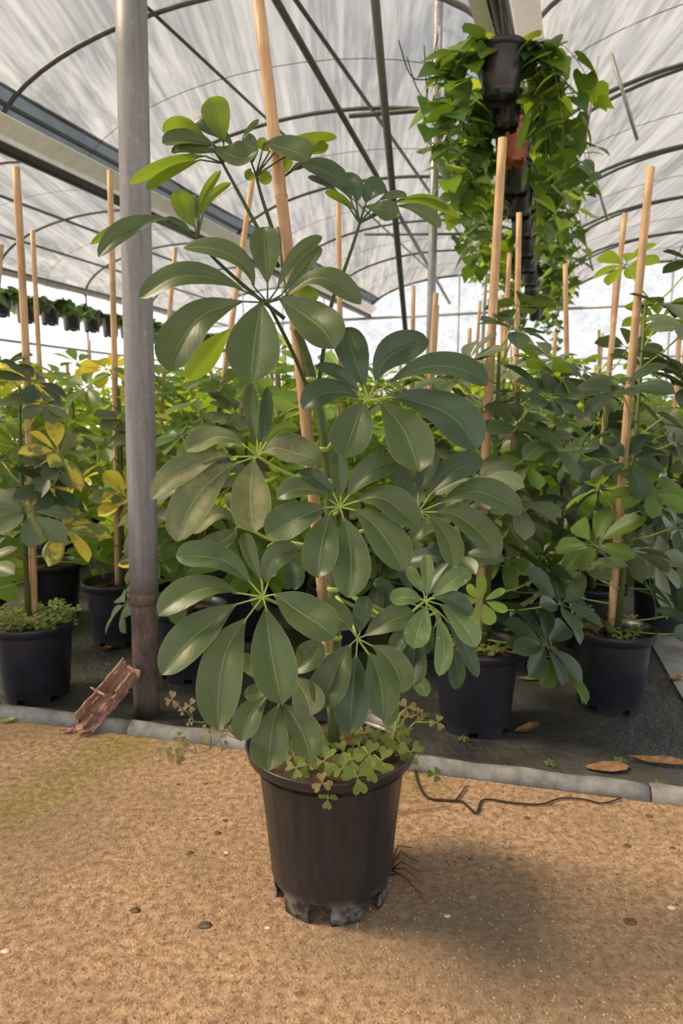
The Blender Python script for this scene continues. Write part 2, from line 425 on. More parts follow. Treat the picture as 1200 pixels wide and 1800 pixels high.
# gutters: white trough above a dark pipe
for lat in (-4.7, -.6, 3.5):
    gt = bpy.data.objects.new('trim_2', None); COL.objects.link(gt); gt['kind'] = 'structure'; gt['label'] = 'roof gutter between two greenhouse bays'
    mb = MB(); m0 = G(lat, (WMIN + WEND) / 2, EAVE + .10); ax = (RV, DV, Vector((0, 0, 1)))
    mb.box(m0 + RV * .10, (.012, WEND - WMIN, .13), ax); mb.box(m0 - RV * .10, (.012, WEND - WMIN, .13), ax)
    q4 = [G(lat + .05, WMIN, EAVE + .03), G(lat + .05, WEND, EAVE + .03), G(lat + .24, WEND, EAVE + .17), G(lat + .24, WMIN, EAVE + .17)]
    up_ = Vector((0, 0, .01)); mb.add(q4 + [p + up_ for p in q4], [(0, 1, 2, 3), (7, 6, 5, 4), (0, 4, 5, 1), (2, 6, 7, 3)])
    mb.box(m0 - Vector((0, 0, .065)), (.21, WEND - WMIN, .012), ax); obj('gutter_trough', mb, M_WHITE, gt, False)
    mb = MB().tube([G(lat + .06, WMIN, EAVE - .01), G(lat + .06, WEND, EAVE - .01)], .045, 10); obj('gutter_pipe', mb, M_BLACKG, gt)

# far end wall of clear film with beams, and the open left side
wb = bpy.data.objects.new('wall_back', None); COL.objects.link(wb); wb['kind'] = 'structure'; wb['label'] = 'bright film end wall of the greenhouse'
for (g0, g1) in bays:
    mb = MB(); ps = archpts(g0, g1, WEND, 24)
    V = [G(g0, WEND, ZM)] + ps + [G(g1, WEND, ZM)]
    mb.add(V, [tuple(range(len(V)))]); obj('end_film', mb, M_FILMW, wb, False)
    obj('end_hoop', MB().tube(archpts(g0, g1, WEND - .03, 26), .028, 8), M_TUBE, wb)
    for z, r in ((EAVE - .05, .03), (1.95, .022)):
        obj('end_beam', MB().tube([G(g0, WEND - .05, z), G(g1, WEND - .05, z)], r, 8), M_GALV, wb)
    for k in range(1, 4):
        lat = g0 + (g1 - g0) * k / 4; obj('end_stud', MB().tube([G(lat, WEND - .05, ZM), G(lat, WEND - .05, arch(lat, g0, g1))], .02, 8), M_GALV, wb)
ws = bpy.data.objects.new('wall_left', None); COL.objects.link(ws); ws['kind'] = 'structure'; ws['label'] = 'open film side of the greenhouse on the left'
mb = MB(); mb.add([G(-8.85, WMIN, ZM), G(-8.85, WEND, ZM), G(-8.85, WEND, 2.0), G(-8.85, WMIN, 2.0)], [(0, 1, 2, 3)])
obj('side_film', mb, M_FILMW, ws, False)
obj('side_rail', MB().tube([G(-8.8, WMIN, 3.05), G(-8.8, WEND, 3.05)], .05, 8), M_GALV, ws)
obj('side_rail', MB().tube([G(-8.8, WMIN, 2.0), G(-8.8, WEND, 2.0)], .025, 8), M_GALV, ws)
for w in np.arange(1.7, 15, 3.0): obj('side_post', MB().tube([G(-8.8, w, ZM), G(-8.8, w, 3.05)], .03, 8), M_GALV, ws)

# posts, props and tie bars inside the house
def pole(name, label, a, bp, r, mat, cat='post', n=12):
    o_ = obj(name, MB().tube([a, bp], r, n), mat); tag(o_, label, cat); return o_
pb = ground(258, 1258, ZM); pt = at(229, -60, pb.y)
post = thing('support_post', 'thick weathered grey steel post left of the large potted plant', 'post', (pb.x, pb.y, ZM))
L = lambda p: Vector(p) - Vector((pb.x, pb.y, ZM))
pj = at(254, 1052, pb.y); jf = (pj.z - ZM) / (pt.z - ZM); pjv = Vector((pb.x, pb.y, ZM)).lerp(pt, jf)
pts = [L(pjv.lerp(pt, i / 8)) for i in range(9)]
obj('post_tube', MB().tube(pts, .0385, 32), M_POST, post)
obj('post_sleeve', MB().tube([L(Vector((pb.x, pb.y, ZM)).lerp(pjv, i / 6)) for i in range(7)], [.0365, .036, .0362, .036, .0362, .036, .0365], 32), M_POSTLOW, post)
dz = Vector((0, 0, 1))
obj('collar', MB().tube([L(pjv) - dz * .012, L(pjv) - dz * .008, L(pjv) + dz * .014, L(pjv) + dz * .018], [.038, .0405, .0405, .0385], 32), M_POSTLOW, post)

a = at(757, 560, 5.2); a2 = at(768, 120, 5.2); gz = a + (a - a2) * ((a.z - ZM) / (a2.z - a.z))
pole('inner_post', 'slim grey steel post behind the plant, left of the hanging baskets', gz, a2 + (a2 - a) * .25, .031, M_GALV)
a = at(850, 560, 10.5); a2 = at(857, 400, 10.5); gz = a + (a - a2) * ((a.z - ZM) / (a2.z - a.z))
pole('inner_post', 'distant thin grey post near the bright end wall', gz, a2 + (a2 - a) * .4, .028, M_GALV)
pole('diagonal_prop', 'dark steel prop slanting down from the roof behind the plant', at(668, 100, 4.4) + (at(668, 100, 4.4) - at(716, 620, 7.6)) * .12, at(668, 100, 4.4) + (at(716, 620, 7.6) - at(668, 100, 4.4)) * 1.75, .026, M_TUBE)
for p0, p1, r_, m_ in ((at_w(614, 204, 6.4), at_w(1010, 172, 6.4), .022, M_BLACKG), (at_w(640, 412, 10.2), at_w(900, 411, 10.2), .02, M_TUBE)):
    obj('tie_bar', MB().tube([p0, p1], r_, 10), m_, roof)
pole('roof_pipe', 'long dark roof pipe running diagonally from the top toward the far end', at(542, 100, 5.0) + (at(542, 100, 5.0) - at(790, 533, 13.0)) * .15, at(790, 533, 13.0), .024, M_TUBE, 'pipe')
for k, (p0, p1, Y) in enumerate((((1050, 100), (1026, 262), 6.2), ((1074, 95), (1120, 246), 5.4), ((1030, 262), (1068, 388), 7.4), ((1000, 470), (1018, 388), 9.5), ((1016, 378), (1042, 476), 9.5))):
    obj('brace_rod', MB().tube([at(*p0, Y), at(*p1, Y)], .014, 8), M_GALV, roof)

# ------------------------------------------------------------------ leaf shapes
PROF_T = [0, .05, .12, .25, .42, .58, .72, .84, .92, .97, 1.0]
PROF_W = [.05, .14, .31, .60, .86, .99, 1.0, .87, .65, .40, .05]
def prof(t): return float(np.interp(t, PROF_T, PROF_W))
def blade(P0, P1, P2, width_px, bias, fold=.16, nt=14, nc=6, wav=0.0, seed=0, width_m=None):
    """one leaflet along a curve P0-P1-P2, its face turned to the camera with a tilt"""
    C = P1 * 2 - (P0 + P2) * .5
    tc = (CAM - P1).normalized(); Nst = (tc + Vector((0, 0, bias))).normalized()
    Tm = (P2 - P0).normalized()
    if width_m is None:
        Nn = (Nst - Tm * Nst.dot(Tm)).normalized(); Wm = Tm.cross(Nn)
        S = Tm.cross(tc).normalized(); k = max(.5, abs(Wm.dot(S)))
        Z = (P1 - CAM).dot(Vector((0, CP, -SP)))
        width_m = width_px / F * Z / k
    V = []; U = []; Fc = []
    ph = seed * 1.7
    ts = [1 - (1 - i / nt) ** 1.15 for i in range(nt + 1)]
    for i, t in enumerate(ts):
        p = P0 * (1 - t) ** 2 + C * (2 * t * (1 - t)) + P2 * t * t
        T = ((C - P0) * (1 - t) + (P2 - C) * t).normalized()
        Nn = (Nst - T * Nst.dot(T)).normalized(); W = T.cross(Nn)
        hw = width_m * .5 * prof(t)
        for j in range(nc + 1):
            s = -1 + 2 * j / nc
            off = fold * abs(s) * hw - .30 * fold * s * s * hw + wav * hw * .22 * math.sin(7 * t + ph + s)
            V.append(p + W * (s * hw) + Nn * off); U.append((.5 + s * .5, t))
    for i in range(nt):
        for j in range(nc):
            a = i * (nc + 1) + j; Fc.append((a, a + 1, a + nc + 2, a + nc + 1))
    return MB().add(V, Fc, U)

# ------------------------------------------------------------------ bamboo stake
def stake_mb(a, bp, r, nodes=(.3, .62), bend=0.0):
    a, bp = Vector(a), Vector(bp); L_ = (bp - a).length; pts = []; rs = []
    side = (bp - a).cross(Vector((0, 1, 0))).normalized()
    ts = sorted(set([i / 14 for i in range(15)] + [x + d for x in nodes for d in (-.004, 0, .004)]))
    for t in ts:
        pts.append(a.lerp(bp, t) + side * bend * math.sin(math.pi * t)); k = min(abs(t - x) for x in nodes) if nodes else 1
        rs.append(r * (1.0 - .12 * t) * (1.14 if k < .001 else .97 if k < .005 else 1))
    return MB().tube(pts, rs, 12)
def rings(a, bp, r, nodes, parent, bend=0.0):
    side = (Vector(bp) - Vector(a)).cross(Vector((0, 1, 0))).normalized()
    for x in nodes:
        p = Vector(a).lerp(Vector(bp), x) + side * bend * math.sin(math.pi * x); d = (Vector(bp) - Vector(a)).normalized()
        obj('stake_node', MB().tube([p - d * .004, p, p + d * .004], [r * .9, r * 1.07, r * .9], 12, False), M_NODE, parent)

# ------------------------------------------------------------------ the large potted plant
Y0 = 1.075
pc = ground(583, 1558); pc.z = 0
POT = Vector((pc.x, Y0, 0))
pot_t = thing('potted_umbrella_plant', 'large umbrella plant staked in a black pot on the tan path', 'potted plant', POT)
def notch(q, span):
    return any(abs((q - c + math.pi) % (2 * math.pi) - math.pi) < span for c in [math.radians(-100 + 51.43 * k) for k in range(7)])
prof_p = [(.097, 0), (.0985, .012), (.0995, .022), (.100, .034), (.1015, .040), (.1025, .042), (.1075, .10), (.1135, .16), (.1215, .232), (.1245, .245),
          (.1345, .247), (.1385, .249), (.1405, .256), (.1415, .262), (.1425, .2655), (.1405, .2675), (.1365, .262), (.1325, .256), (.124, .248), (.1205, .24)]
def flute(q, z): return 1 + (.0085 * max(0, math.cos(q * 18)) ** 3 if .045 < z < .235 else 0)
m_ = MB().lathe(prof_p, 180, flute, lambda j, q: j < 3 and notch(q, .185))
o = obj('pot', m_, M_POT, pot_t); md = o.modifiers.new('wall', 'SOLIDIFY'); md.thickness = .0028; md.offset = -1
m_ = MB(); n = 48; V = [(0, 0, .041)] + [(.0985 * math.cos(2 * math.pi * k / n), .0985 * math.sin(2 * math.pi * k / n), .041) for k in range(n)]
m_.add(V, [(0, 1 + k, 1 + (k + 1) % n) for k in range(n)]); obj('pot_bottom', m_, M_SOIL, pot_t)
def soil_mb(r, z, seed, n=40, rings_=7, amp=.006):
    rg = random.Random(seed); V = [(0, 0, z + .008)]; Fc = []
    for j in range(1, rings_ + 1):
        for k in range(n):
            q = 2 * math.pi * k / n; rr = r * j / rings_
            V.append((rr * math.cos(q), rr * math.sin(q), z + .008 * (1 - (j / rings_) ** 2) + rg.uniform(-amp, amp) * (j < rings_)))
    Fc += [(0, 1 + k, 1 + (k + 1) % n) for k in range(n)]
    for j in range(rings_ - 1):
        for k in range(n):
            a = 1 + j * n + k; b2 = 1 + j * n + (k + 1) % n; Fc.append((a, b2, b2 + n, a + n))
    return MB().add(V, Fc)
obj('soil', soil_mb(.130, .238, 5), M_SOIL, pot_t)
PL = lambda p: Vector(p) - POT
# stake of the large plant
s0, s1 = at(590, 1300, Y0 + .02), at(452, -10, Y0 - .03)
sk = obj('bamboo_stake', stake_mb(PL(s0), PL(s1), .0098, (.235, .42, .60, .765), -.006), M_BAMBOO, pot_t); sk['label'] = 'pale bamboo stake'
rings(PL(s0), PL(s1), .0095, (.235, .42, .60, .765), sk, -.006)
# main stem
stem_px = [(586, 1300), (590, 1180), (588, 1060), (584, 960), (578, 860), (570, 770), (556, 700), (538, 630), (522, 585), (508, 520), (497, 450), (487, 400)]
stem_pts = [PL(at(x, y, Y0 - .012)) for x, y in stem_px]
obj('stem', MB().tube(stem_pts, [.0105, .010, .0095, .009, .0088, .0085, .0083, .008, .0072, .006, .0048, .0036], 12), M_STEM, pot_t)
for (x, y) in ((590, 1120), (586, 1035), (575, 845), (567, 790), (546, 668)):   # leaf scars on the stem
    p = PL(at(x, y, Y0 - .014)); obj('leaf_scar', MB().tube([p - Vector((0, 0, .004)), p, p + Vector((0, 0, .004))], [.0088, .0112, .0088], 10), M_PETI, pot_t)

K = {'g': M_LEAF, 'b': M_LEAFB, 'd': M_TANLIT, 'y': M_YOUNG, 'f': M_FRESH, 'l': M_LIME}
# centre px, depth offset, petiole path px back to the stem, leaflets (base, middle, tip px, width px, kind, tilt)
WH = [
 ((391, 287), -.05, [(420, 340), (450, 396), (490, 470)], [
  (360, 274, 300, 288, 227, 323, 21, 'y', -.7), (352, 281, 300, 304, 257, 333, 17, 'y', -.7), (383, 270, 340, 262, 301, 268, 20, 'g', .9),
  (378, 256, 330, 245, 285, 251, 25, 'g', .9), (364, 248, 325, 224, 286, 231, 28, 'y', -.6), (412, 262, 375, 228, 337, 219, 25, 'b', .9),
  (393, 252, 381, 205, 369, 171, 48, 'y', -.6), (374, 256, 412, 276, 452, 266, 34, 'g', .9)]),
 ((450, 308), -.045, [(458, 340), (470, 378), (492, 440)], [
  (426, 243, 440, 226, 455, 210, 9, 'g', .6), (443, 288, 438, 262, 424, 246, 34, 'g', .5), (464, 252, 505, 262, 543, 283, 40, 'g', .9),
  (496, 251, 545, 243, 592, 242, 17, 'y', -.6), (528, 258, 552, 262, 577, 255, 20, 'y', -.6), (474, 266, 463, 255, 455, 243, 18, 'y', -.3),
  (449, 306, 462, 312, 478, 311, 22, 'y', -.5), (449, 306, 440, 308, 430, 301, 18, 'y', -.5)]),
 ((494, 314), .02, [(495, 350), (499, 400), (500, 450)], [
  (497, 306, 501, 285, 488, 266, 28, 'y', -.4), (535, 286, 570, 288, 607, 301, 9, 'y', -.5), (508, 302, 527, 292, 545, 286, 12, 'g', .6)]),
 ((632, 392), -.02, [(622, 425), (603, 480), (580, 545), (558, 690)], [
  (617, 352, 588, 312, 531, 288, 33, 'b', .7), (626, 357, 624, 330, 601, 309, 30, 'b', .5), (599, 344, 570, 323, 541, 311, 10, 'b', .6),
  (629, 374, 600, 350, 571, 337, 14, 'y', -.3), (643, 357, 652, 338, 676, 324, 34, 'b', .6), (640, 362, 672, 372, 700, 381, 28, 'g', .8),
  (664, 354, 690, 344, 715, 346, 13, 'g', .8), (684, 357, 750, 356, 809, 383, 14, 'y', -.4), (704, 350, 750, 347, 788, 367, 10, 'y', -.4),
  (695, 362, 740, 372, 773, 401, 20, 'g', .8)]),
 ((347, 421), -.05, [(380, 458), (440, 512), (500, 560)], [
  (343, 400, 324, 365, 316, 333, 38, 'y', -.4), (350, 386, 358, 345, 388, 300, 15, 'y', .1), (355, 382, 372, 345, 406, 322, 13, 'y', .1),
  (347, 388, 342, 365, 338, 342, 15, 'g', .3), (299, 387, 235, 397, 173, 452, 27, 'g', .8), (292, 385, 222, 395, 159, 430, 15, 'y', -.3),
  (336, 413, 315, 396, 288, 386, 16, 'b', .7)]),
 ((470, 532), -.10, [(487, 564), (520, 632), (549, 705)], [
  (470, 498, 466, 448, 463, 399, 50, 'g', .3), (446, 504, 410, 450, 322, 436, 32, 'g', .8), (428, 511, 335, 486, 245, 524, 37, 'g', .8),
  (426, 530, 338, 572, 296, 653, 66, 'g', .6), (460, 531, 447, 600, 441, 673, 88, 'g', .5), (489, 524, 548, 563, 588, 613, 70, 'g', .5),
  (502, 520, 565, 492, 634, 535, 32, 'g', .8), (487, 508, 519, 452, 566, 416, 24, 'g', .4), (495, 518, 536, 465, 561, 433, 26, 'g', .4),
  (512, 520, 538, 514, 557, 527, 20, 'y', -.3)]),
 ((470, 570), .04, [(500, 600), (530, 640)], [(404, 578, 366, 622, 331, 667, 42, 'y', -.5)]),
 ((647, 703), -.11, [(625, 730), (590, 770), (572, 795)], [
  (641, 682, 622, 628, 604, 576, 55, 'b', .3), (660, 672, 690, 622, 753, 599, 54, 'b', .4), (683, 674, 774, 642, 856, 678, 40, 'b', .8),
  (686, 698, 775, 722, 838, 790, 66, 'b', .7), (666, 704, 711, 762, 736, 829, 72, 'g', .5), (640, 706, 622, 750, 604, 806, 68, 'g', .5),
  (631, 701, 581, 688, 532, 719, 38, 'b', .8), (632, 691, 599, 660, 554, 643, 23, 'b', .6)]),
 ((453, 802), -.09, [(490, 825), (540, 845), (578, 852)], [
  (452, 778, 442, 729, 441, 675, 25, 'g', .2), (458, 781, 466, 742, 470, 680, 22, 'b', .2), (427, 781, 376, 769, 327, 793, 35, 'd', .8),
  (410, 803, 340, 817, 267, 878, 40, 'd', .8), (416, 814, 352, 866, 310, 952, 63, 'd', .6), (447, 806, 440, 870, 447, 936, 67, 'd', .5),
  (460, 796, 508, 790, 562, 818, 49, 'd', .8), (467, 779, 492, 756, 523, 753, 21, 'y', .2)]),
 ((597, 891), -.13, [(594, 900), (586, 905)], [
  (599, 873, 597, 840, 594, 794, 31, 'g', .2), (611, 873, 645, 832, 698, 811, 44, 'g', .4), (627, 881, 682, 882, 735, 928, 48, 'g', .7),
  (621, 896, 672, 938, 708, 1004, 60, 'g', .6), (603, 909, 617, 975, 612, 1051, 64, 'g', .5), (580, 901, 566, 955, 558, 1016, 60, 'g', .5),
  (573, 892, 522, 912, 467, 940, 58, 'g', .6), (581, 880, 536, 858, 487, 877, 31, 'g', .8), (587, 869, 560, 844, 526, 830, 25, 'b', .6)]),
 ((736, 900), -.06, [(690, 915), (630, 935), (592, 940)], [
  (722, 877, 707, 843, 676, 815, 34, 'b', .5), (734, 870, 747, 830, 764, 787, 34, 'b', .4), (755, 870, 794, 830, 849, 808, 44, 'b', .5),
  (772, 885, 848, 866, 915, 905, 43, 'g', .8), (767, 900, 828, 920, 872, 982, 48, 'g', .7), (752, 907, 786, 945, 797, 997, 40, 'g', .6),
  (745, 910, 738, 930, 722, 949, 26, 'g', .4)]),
 ((462, 1049), -.16, [(500, 1065), (550, 1075), (585, 1070)], [
  (441, 1025, 382, 982, 309, 978, 47, 'g', .6), (416, 1042, 350, 1036, 278, 1081, 46, 'g', .8), (416, 1062, 350, 1112, 285, 1186, 62, 'g', .7),
  (433, 1087, 392, 1165, 384, 1283, 74, 'g', .5), (467, 1067, 477, 1147, 496, 1238, 74, 'g', .5), (481, 1045, 533, 1078, 588, 1122, 68, 'g', .7),
  (470, 1028, 480, 986, 523, 963, 40, 'g', .4), (460, 1022, 440, 975, 430, 936, 26, 'g', .2)]),
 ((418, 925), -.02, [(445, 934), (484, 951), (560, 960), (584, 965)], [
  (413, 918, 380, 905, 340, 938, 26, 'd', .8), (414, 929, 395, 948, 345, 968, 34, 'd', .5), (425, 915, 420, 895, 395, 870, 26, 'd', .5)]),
 ((484, 951), .03, [(520, 955), (570, 965)], [
  (503, 974, 514, 1002, 518, 1037, 36, 'b', .5), (470, 960, 470, 985, 480, 1015, 30, 'b', .4), (520, 958, 545, 975, 566, 1010, 28, 'b', .4)]),
 ((628, 1122), -.10, [(618, 1095), (600, 1060), (588, 1045)], [
  (632, 1113, 635, 1083, 644, 1048, 32, 'b', .3), (640, 1118, 681, 1094, 727, 1078, 42, 'g', .5), (617, 1107, 596, 1088, 556, 1064, 48, 'g', .5),
  (653, 1135, 692, 1168, 706, 1219, 50, 'g', .5), (647, 1147, 668, 1197, 673, 1266, 56, 'g', .4), (626, 1151, 620, 1210, 614, 1290, 60, 'b', .4),
  (617, 1132, 587, 1185, 563, 1245, 62, 'g', .5), (660, 1170, 684, 1230, 677, 1277, 30, 'f', .3)]),
 ((733, 1085), -.02, [(700, 1100), (650, 1080), (592, 1050)], [
  (733, 1106, 726, 1160, 720, 1208, 48, 'b', .3), (712, 1190, 735, 1200, 749, 1224, 26, 'f', .3), (725, 1098, 705, 1120, 690, 1150, 30, 'g', .3)]),
 ((747, 1055), -.09, [(725, 1075), (700, 1095), (650, 1070), (592, 1030)], [
  (750, 1047, 751, 1010, 748, 976, 23, 'f', .2), (745, 1043, 731, 1020, 716, 996, 20, 'f', .2), (760, 1050, 791, 1024, 828, 1006, 33, 'f', .4),
  (742, 1054, 715, 1051, 685, 1053, 31, 'f', .7), (750, 1065, 737, 1102, 726, 1140, 43, 'f', .4), (765, 1080, 780, 1132, 771, 1188, 30, 'f', .4),
  (772, 1062, 809, 1093, 837, 1137, 38, 'f', .5), (762, 1052, 796, 1056, 829, 1082, 30, 'b', .6)]),
 ((770, 1075), .0, [(740, 1085), (690, 1080), (592, 1035)], [
  (785, 1090, 813, 1130, 839, 1191, 25, 'b', .4), (788, 1135, 802, 1170, 799, 1212, 28, 'b', .3), (700, 1055, 678, 1032, 656, 1026, 20, 'b', .5),
  (765, 1100, 752, 1120, 750, 1150, 24, 'b', .3), (722, 1040, 715, 1015, 705, 990, 26, 'b', .3)]),
 ((500, 1188), -.13, [(525, 1178), (550, 1163), (582, 1150)], [
  (472, 1220, 440, 1256, 424, 1303, 46, 'g', .5), (490, 1237, 476, 1296, 471, 1355, 64, 'g', .4), (495, 1237, 530, 1284, 543, 1335, 62, 'g', .4),
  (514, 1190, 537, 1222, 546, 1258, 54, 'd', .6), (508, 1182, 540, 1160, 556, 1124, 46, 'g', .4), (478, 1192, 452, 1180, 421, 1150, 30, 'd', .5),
  (490, 1200, 455, 1215, 430, 1225, 26, 'g', .4)]),
]
for wi, (c, dY, path, lfs) in enumerate(WH):
    Yw = Y0 + dY; C3 = at(*c, Yw)
    pts = [C3]
    for i, (x, y) in enumerate(path): pts.append(at(x, y, Yw + (Y0 - .012 - Yw) * (i + 1) / len(path)))
    pts = smooth([PL(p) for p in pts], 4); nP = len(pts)
    dark = wi in (0, 1, 2, 3, 4, 5)
    mb = MB().tube(pts, [.0021 + .0012 * i / max(1, nP - 1) for i in range(nP)], 8)
    specs = []
    for li, (bx, by, mx, my, tx, ty, wpx, kd, bias) in enumerate(lfs):
        ln = math.hypot(tx - bx, ty - by); dv = (ty - by) / ln
        # tips droop: leaflets reaching down in view lean to the viewer, those reaching up lean away
        dy = -(.50 * dv + .08) * ln / F * Yw * (1 if bias > 0 else -.4)
        Pb = at(bx, by, Yw + dy * .06); Pm = at(mx, my, Yw + dy * .46); Pt = at(tx, ty, Yw + dy)
        mb.tube([PL(C3), PL((C3 + Pb) * .5), PL(Pb), PL(Pb.lerp(Pm, .12))], [.0015, .0012, .0011, .0008], 6)
        specs.append((Pb, Pm, Pt, wpx, kd, bias, li))
    leaf = obj('leaf', mb, M_PETID if dark else M_PETI, pot_t)
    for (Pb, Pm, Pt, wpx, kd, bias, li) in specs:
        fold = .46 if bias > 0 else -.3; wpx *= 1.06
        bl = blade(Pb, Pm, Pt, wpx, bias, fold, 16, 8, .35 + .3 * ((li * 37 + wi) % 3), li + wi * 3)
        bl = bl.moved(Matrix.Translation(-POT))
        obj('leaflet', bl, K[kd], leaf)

# ------------------------------------------------------------------ clover weeds
def heart_tri(r, cup=.25):
    """three heart-shaped leaflets around the origin, lying in XY, facing +Z"""
    mb = MB()
    for k in range(3):
        q0 = k * 2 * math.pi / 3; V = [(0, 0, 0)]; U = [(.5, 0)]
        outl = [(.28, -.16), (.55, -.42), (.85, -.50), (1.02, -.34), (1.0, -.14), (.86, 0), (1.0, .14), (1.02, .34), (.85, .50), (.55, .42), (.28, .16)]
        V.append((.5 * r, 0, 0)); U.append((.5, .5))
        for (x, y) in outl: V.append((x * r, y * r, abs(y) * r * cup - x * x * r * .12)); U.append((.5 + y * .9, x))
        ca, sa = math.cos(q0), math.sin(q0)
        V = [(x * ca - y * sa, x * sa + y * ca, z) for x, y, z in V]
        n = len(outl); Fc = [(1, 2 + i, 3 + i) for i in range(n - 1)] + [(0, 2, 1), (0, 1, n + 1)]
        mb.add(V, Fc, U)
    return mb
TRI = heart_tri(1.0); TRI_ME = {}
def clover_leaf(parent, base, p, r, face, spin, mat, stem_from=None, stem_mat=None):
    key = mat.name
    if key not in TRI_ME:
        me = TRI.mesh('clover_leaf'); me.materials.append(mat); TRI_ME[key] = me
    o_ = bpy.data.objects.new('clover_leaf', TRI_ME[key]); COL.objects.link(o_); o_.parent = parent
    q_ = Vector(face).normalized().to_track_quat('Z', 'Y').to_matrix().to_4x4()
    o_.matrix_local = Matrix.Translation(Vector(p) - base) @ q_ @ Matrix.Rotation(spin, 4, 'Z') @ Matrix.Scale(r, 4)
    return o_
rg = random.Random(11)
soil_w = POT + Vector((0, 0, .24))
cl1 = thing('clover_weed', 'green clover weed spilling over the front rim of the large black pot', 'weed', soil_w)
cl1_px = [(631, 1313, .016), (648, 1326, .017), (670, 1338, .017), (628, 1366, .018), (570, 1338, .018), (566, 1376, .012), (576, 1404, .011), (692, 1284, .015),
          (706, 1286, .014), (661, 1303, .015), (704, 1313, .017), (722, 1322, .016), (605, 1323, .015), (560, 1310, .015), (603, 1350, .013), (640, 1290, .013),
          (538, 1345, .014), (520, 1350, .012), (655, 1352, .014), (588, 1300, .012), (680, 1310, .014), (550, 1290, .012), (515, 1328, .011), (618, 1336, .014)]
mbst = MB()
for i, (x, y, r) in enumerate(cl1_px):
    # height from the rim: leaves lower in view are nearer the front rim or hang over it
    Yc = Y0 + .06 - (min(y, 1355) - 1275) / 80 * .19 - (.012 if y > 1360 else 0)
    p = at(x, y, Yc); root = Vector((POT.x + (p.x - POT.x) * .75, min(Y0 + .10, max(Y0 - .10, p.y + .035)), .242))
    mid = (p + root) * .5 + Vector((0, 0, .018))
    mbst.tube([root - soil_w, mid - soil_w, p - soil_w], .0008, 5)
    clover_leaf(cl1, soil_w, p, r * 1.3, (rg.uniform(-.3, .3), -.75, rg.uniform(.5, 1.0)), rg.uniform(0, 2), M_CLOVER if i not in (5,) else M_CLOVERP)
obj('clover_stems', mbst, M_PETI, cl1)['kind'] = 'stuff'
cl2 = thing('clover_weed', 'pale straggling clover weed trailing out to the left of the large pot', 'weed', soil_w)
mbst = MB()
for pth in ([(420, 1300), (395, 1290), (368, 1318), (345, 1325), (325, 1312), (312, 1300)], [(345, 1325), (330, 1318), (310, 1328)], [(345, 1325), (342, 1310), (322, 1300)],
            [(410, 1292), (385, 1262), (355, 1270), (340, 1268), (330, 1252), (318, 1245), (304, 1232)], [(368, 1318), (372, 1300), (364, 1280)], [(340, 1268), (334, 1240)]):
    mbst.tube([at(x, y, Y0 - .02 - .0006 * (x - 400)) - soil_w for x, y in pth], .0009, 5)
obj('clover_stems', mbst, M_CLOVERP, cl2)['kind'] = 'stuff'
for (x, y, r, fz) in ((302, 1230, .015, .1), (334, 1240, .012, .4), (320, 1249, .008, .4), (363, 1288, .016, .7), (316, 1296, .010, .5), (290, 1314, .014, .6), (320, 1314, .015, .6), (310, 1328, .016, .6), (333, 1270, .007, .5), (395, 1284, .012, .5), (392, 1310, .009, .5)):
    clover_leaf(cl2, soil_w, at(x, y, Y0 - .02 - .0006 * (x - 400)), r, (rg.uniform(-.4, .1), -.7, fz), rg.uniform(0, 2), M_CLOVERP)
cl3 = thing('clover_weed', 'brownish clover weed at the right back rim of the large pot', 'weed', soil_w)
mbst = MB()
for (x, y, r, dyy) in ((715, 1244, .017, .06), (733, 1256, .013, .06), (768, 1270, .014, .05), (764, 1361, .012, -.02), (700, 1262, .012, .05), (728, 1318, .012, -.01)):
    p = at(x, y, Y0 + dyy); root = Vector((POT.x + .105, Y0 + dyy * .6, .244))
    mbst.tube([root - soil_w, (p + root) * .5 + Vector((0, 0, .02)) - soil_w, p - soil_w], .0009, 5)
    clover_leaf(cl3, soil_w, p, r, (rg.uniform(-.2, .4), -.7, .7), rg.uniform(0, 2), M_CLOVERP if y < 1300 else M_CLOVER)
obj('clover_stems', mbst, M_PETI, cl3)['kind'] = 'stuff'

# ------------------------------------------------------------------ background umbrella plants
def canon_leaflet(nt, nc, droop, fold, wid, stalk=.16):
    V = []; U = []; Fc = []
    for i in range(nt + 1):
        t = i / nt; x = stalk + (1 - stalk) * t; hw = wid * .5 * prof(t)
        for j in range(nc + 1):
            s = -1 + 2 * j / nc
            V.append((x, s * hw, .02 * x - droop * x * x + fold * abs(s) * hw)); U.append((.5 + .5 * s, t))
    for i in range(nt):
        for j in range(nc):
            a = i * (nc + 1) + j; Fc.append((a, a + 1, a + nc + 2, a + nc + 1))
    mb = MB().add(V, Fc, U)
    mb.tube([(0, 0, 0), (stalk * .5, 0, .012), (stalk * 1.3, 0, .01)], [.012, .010, .007], 4, False)
    return mb
CAN = [canon_leaflet(8, 4, d, f, w) for d, f, w in ((.18, .3, .46), (.34, .25, .42), (.08, .35, .48))]
CANLO = [canon_leaflet(4, 2, d, f, w) for d, f, w in ((.18, .3, .46), (.34, .25, .42), (.08, .35, .48))]
CAN_ME = {}
def can_mesh(k, mat):
    if (k, mat.name) not in CAN_ME:
        me = CAN[k].mesh('leaflet'); me.materials.append(mat); CAN_ME[(k, mat.name)] = me
    return CAN_ME[(k, mat.name)]
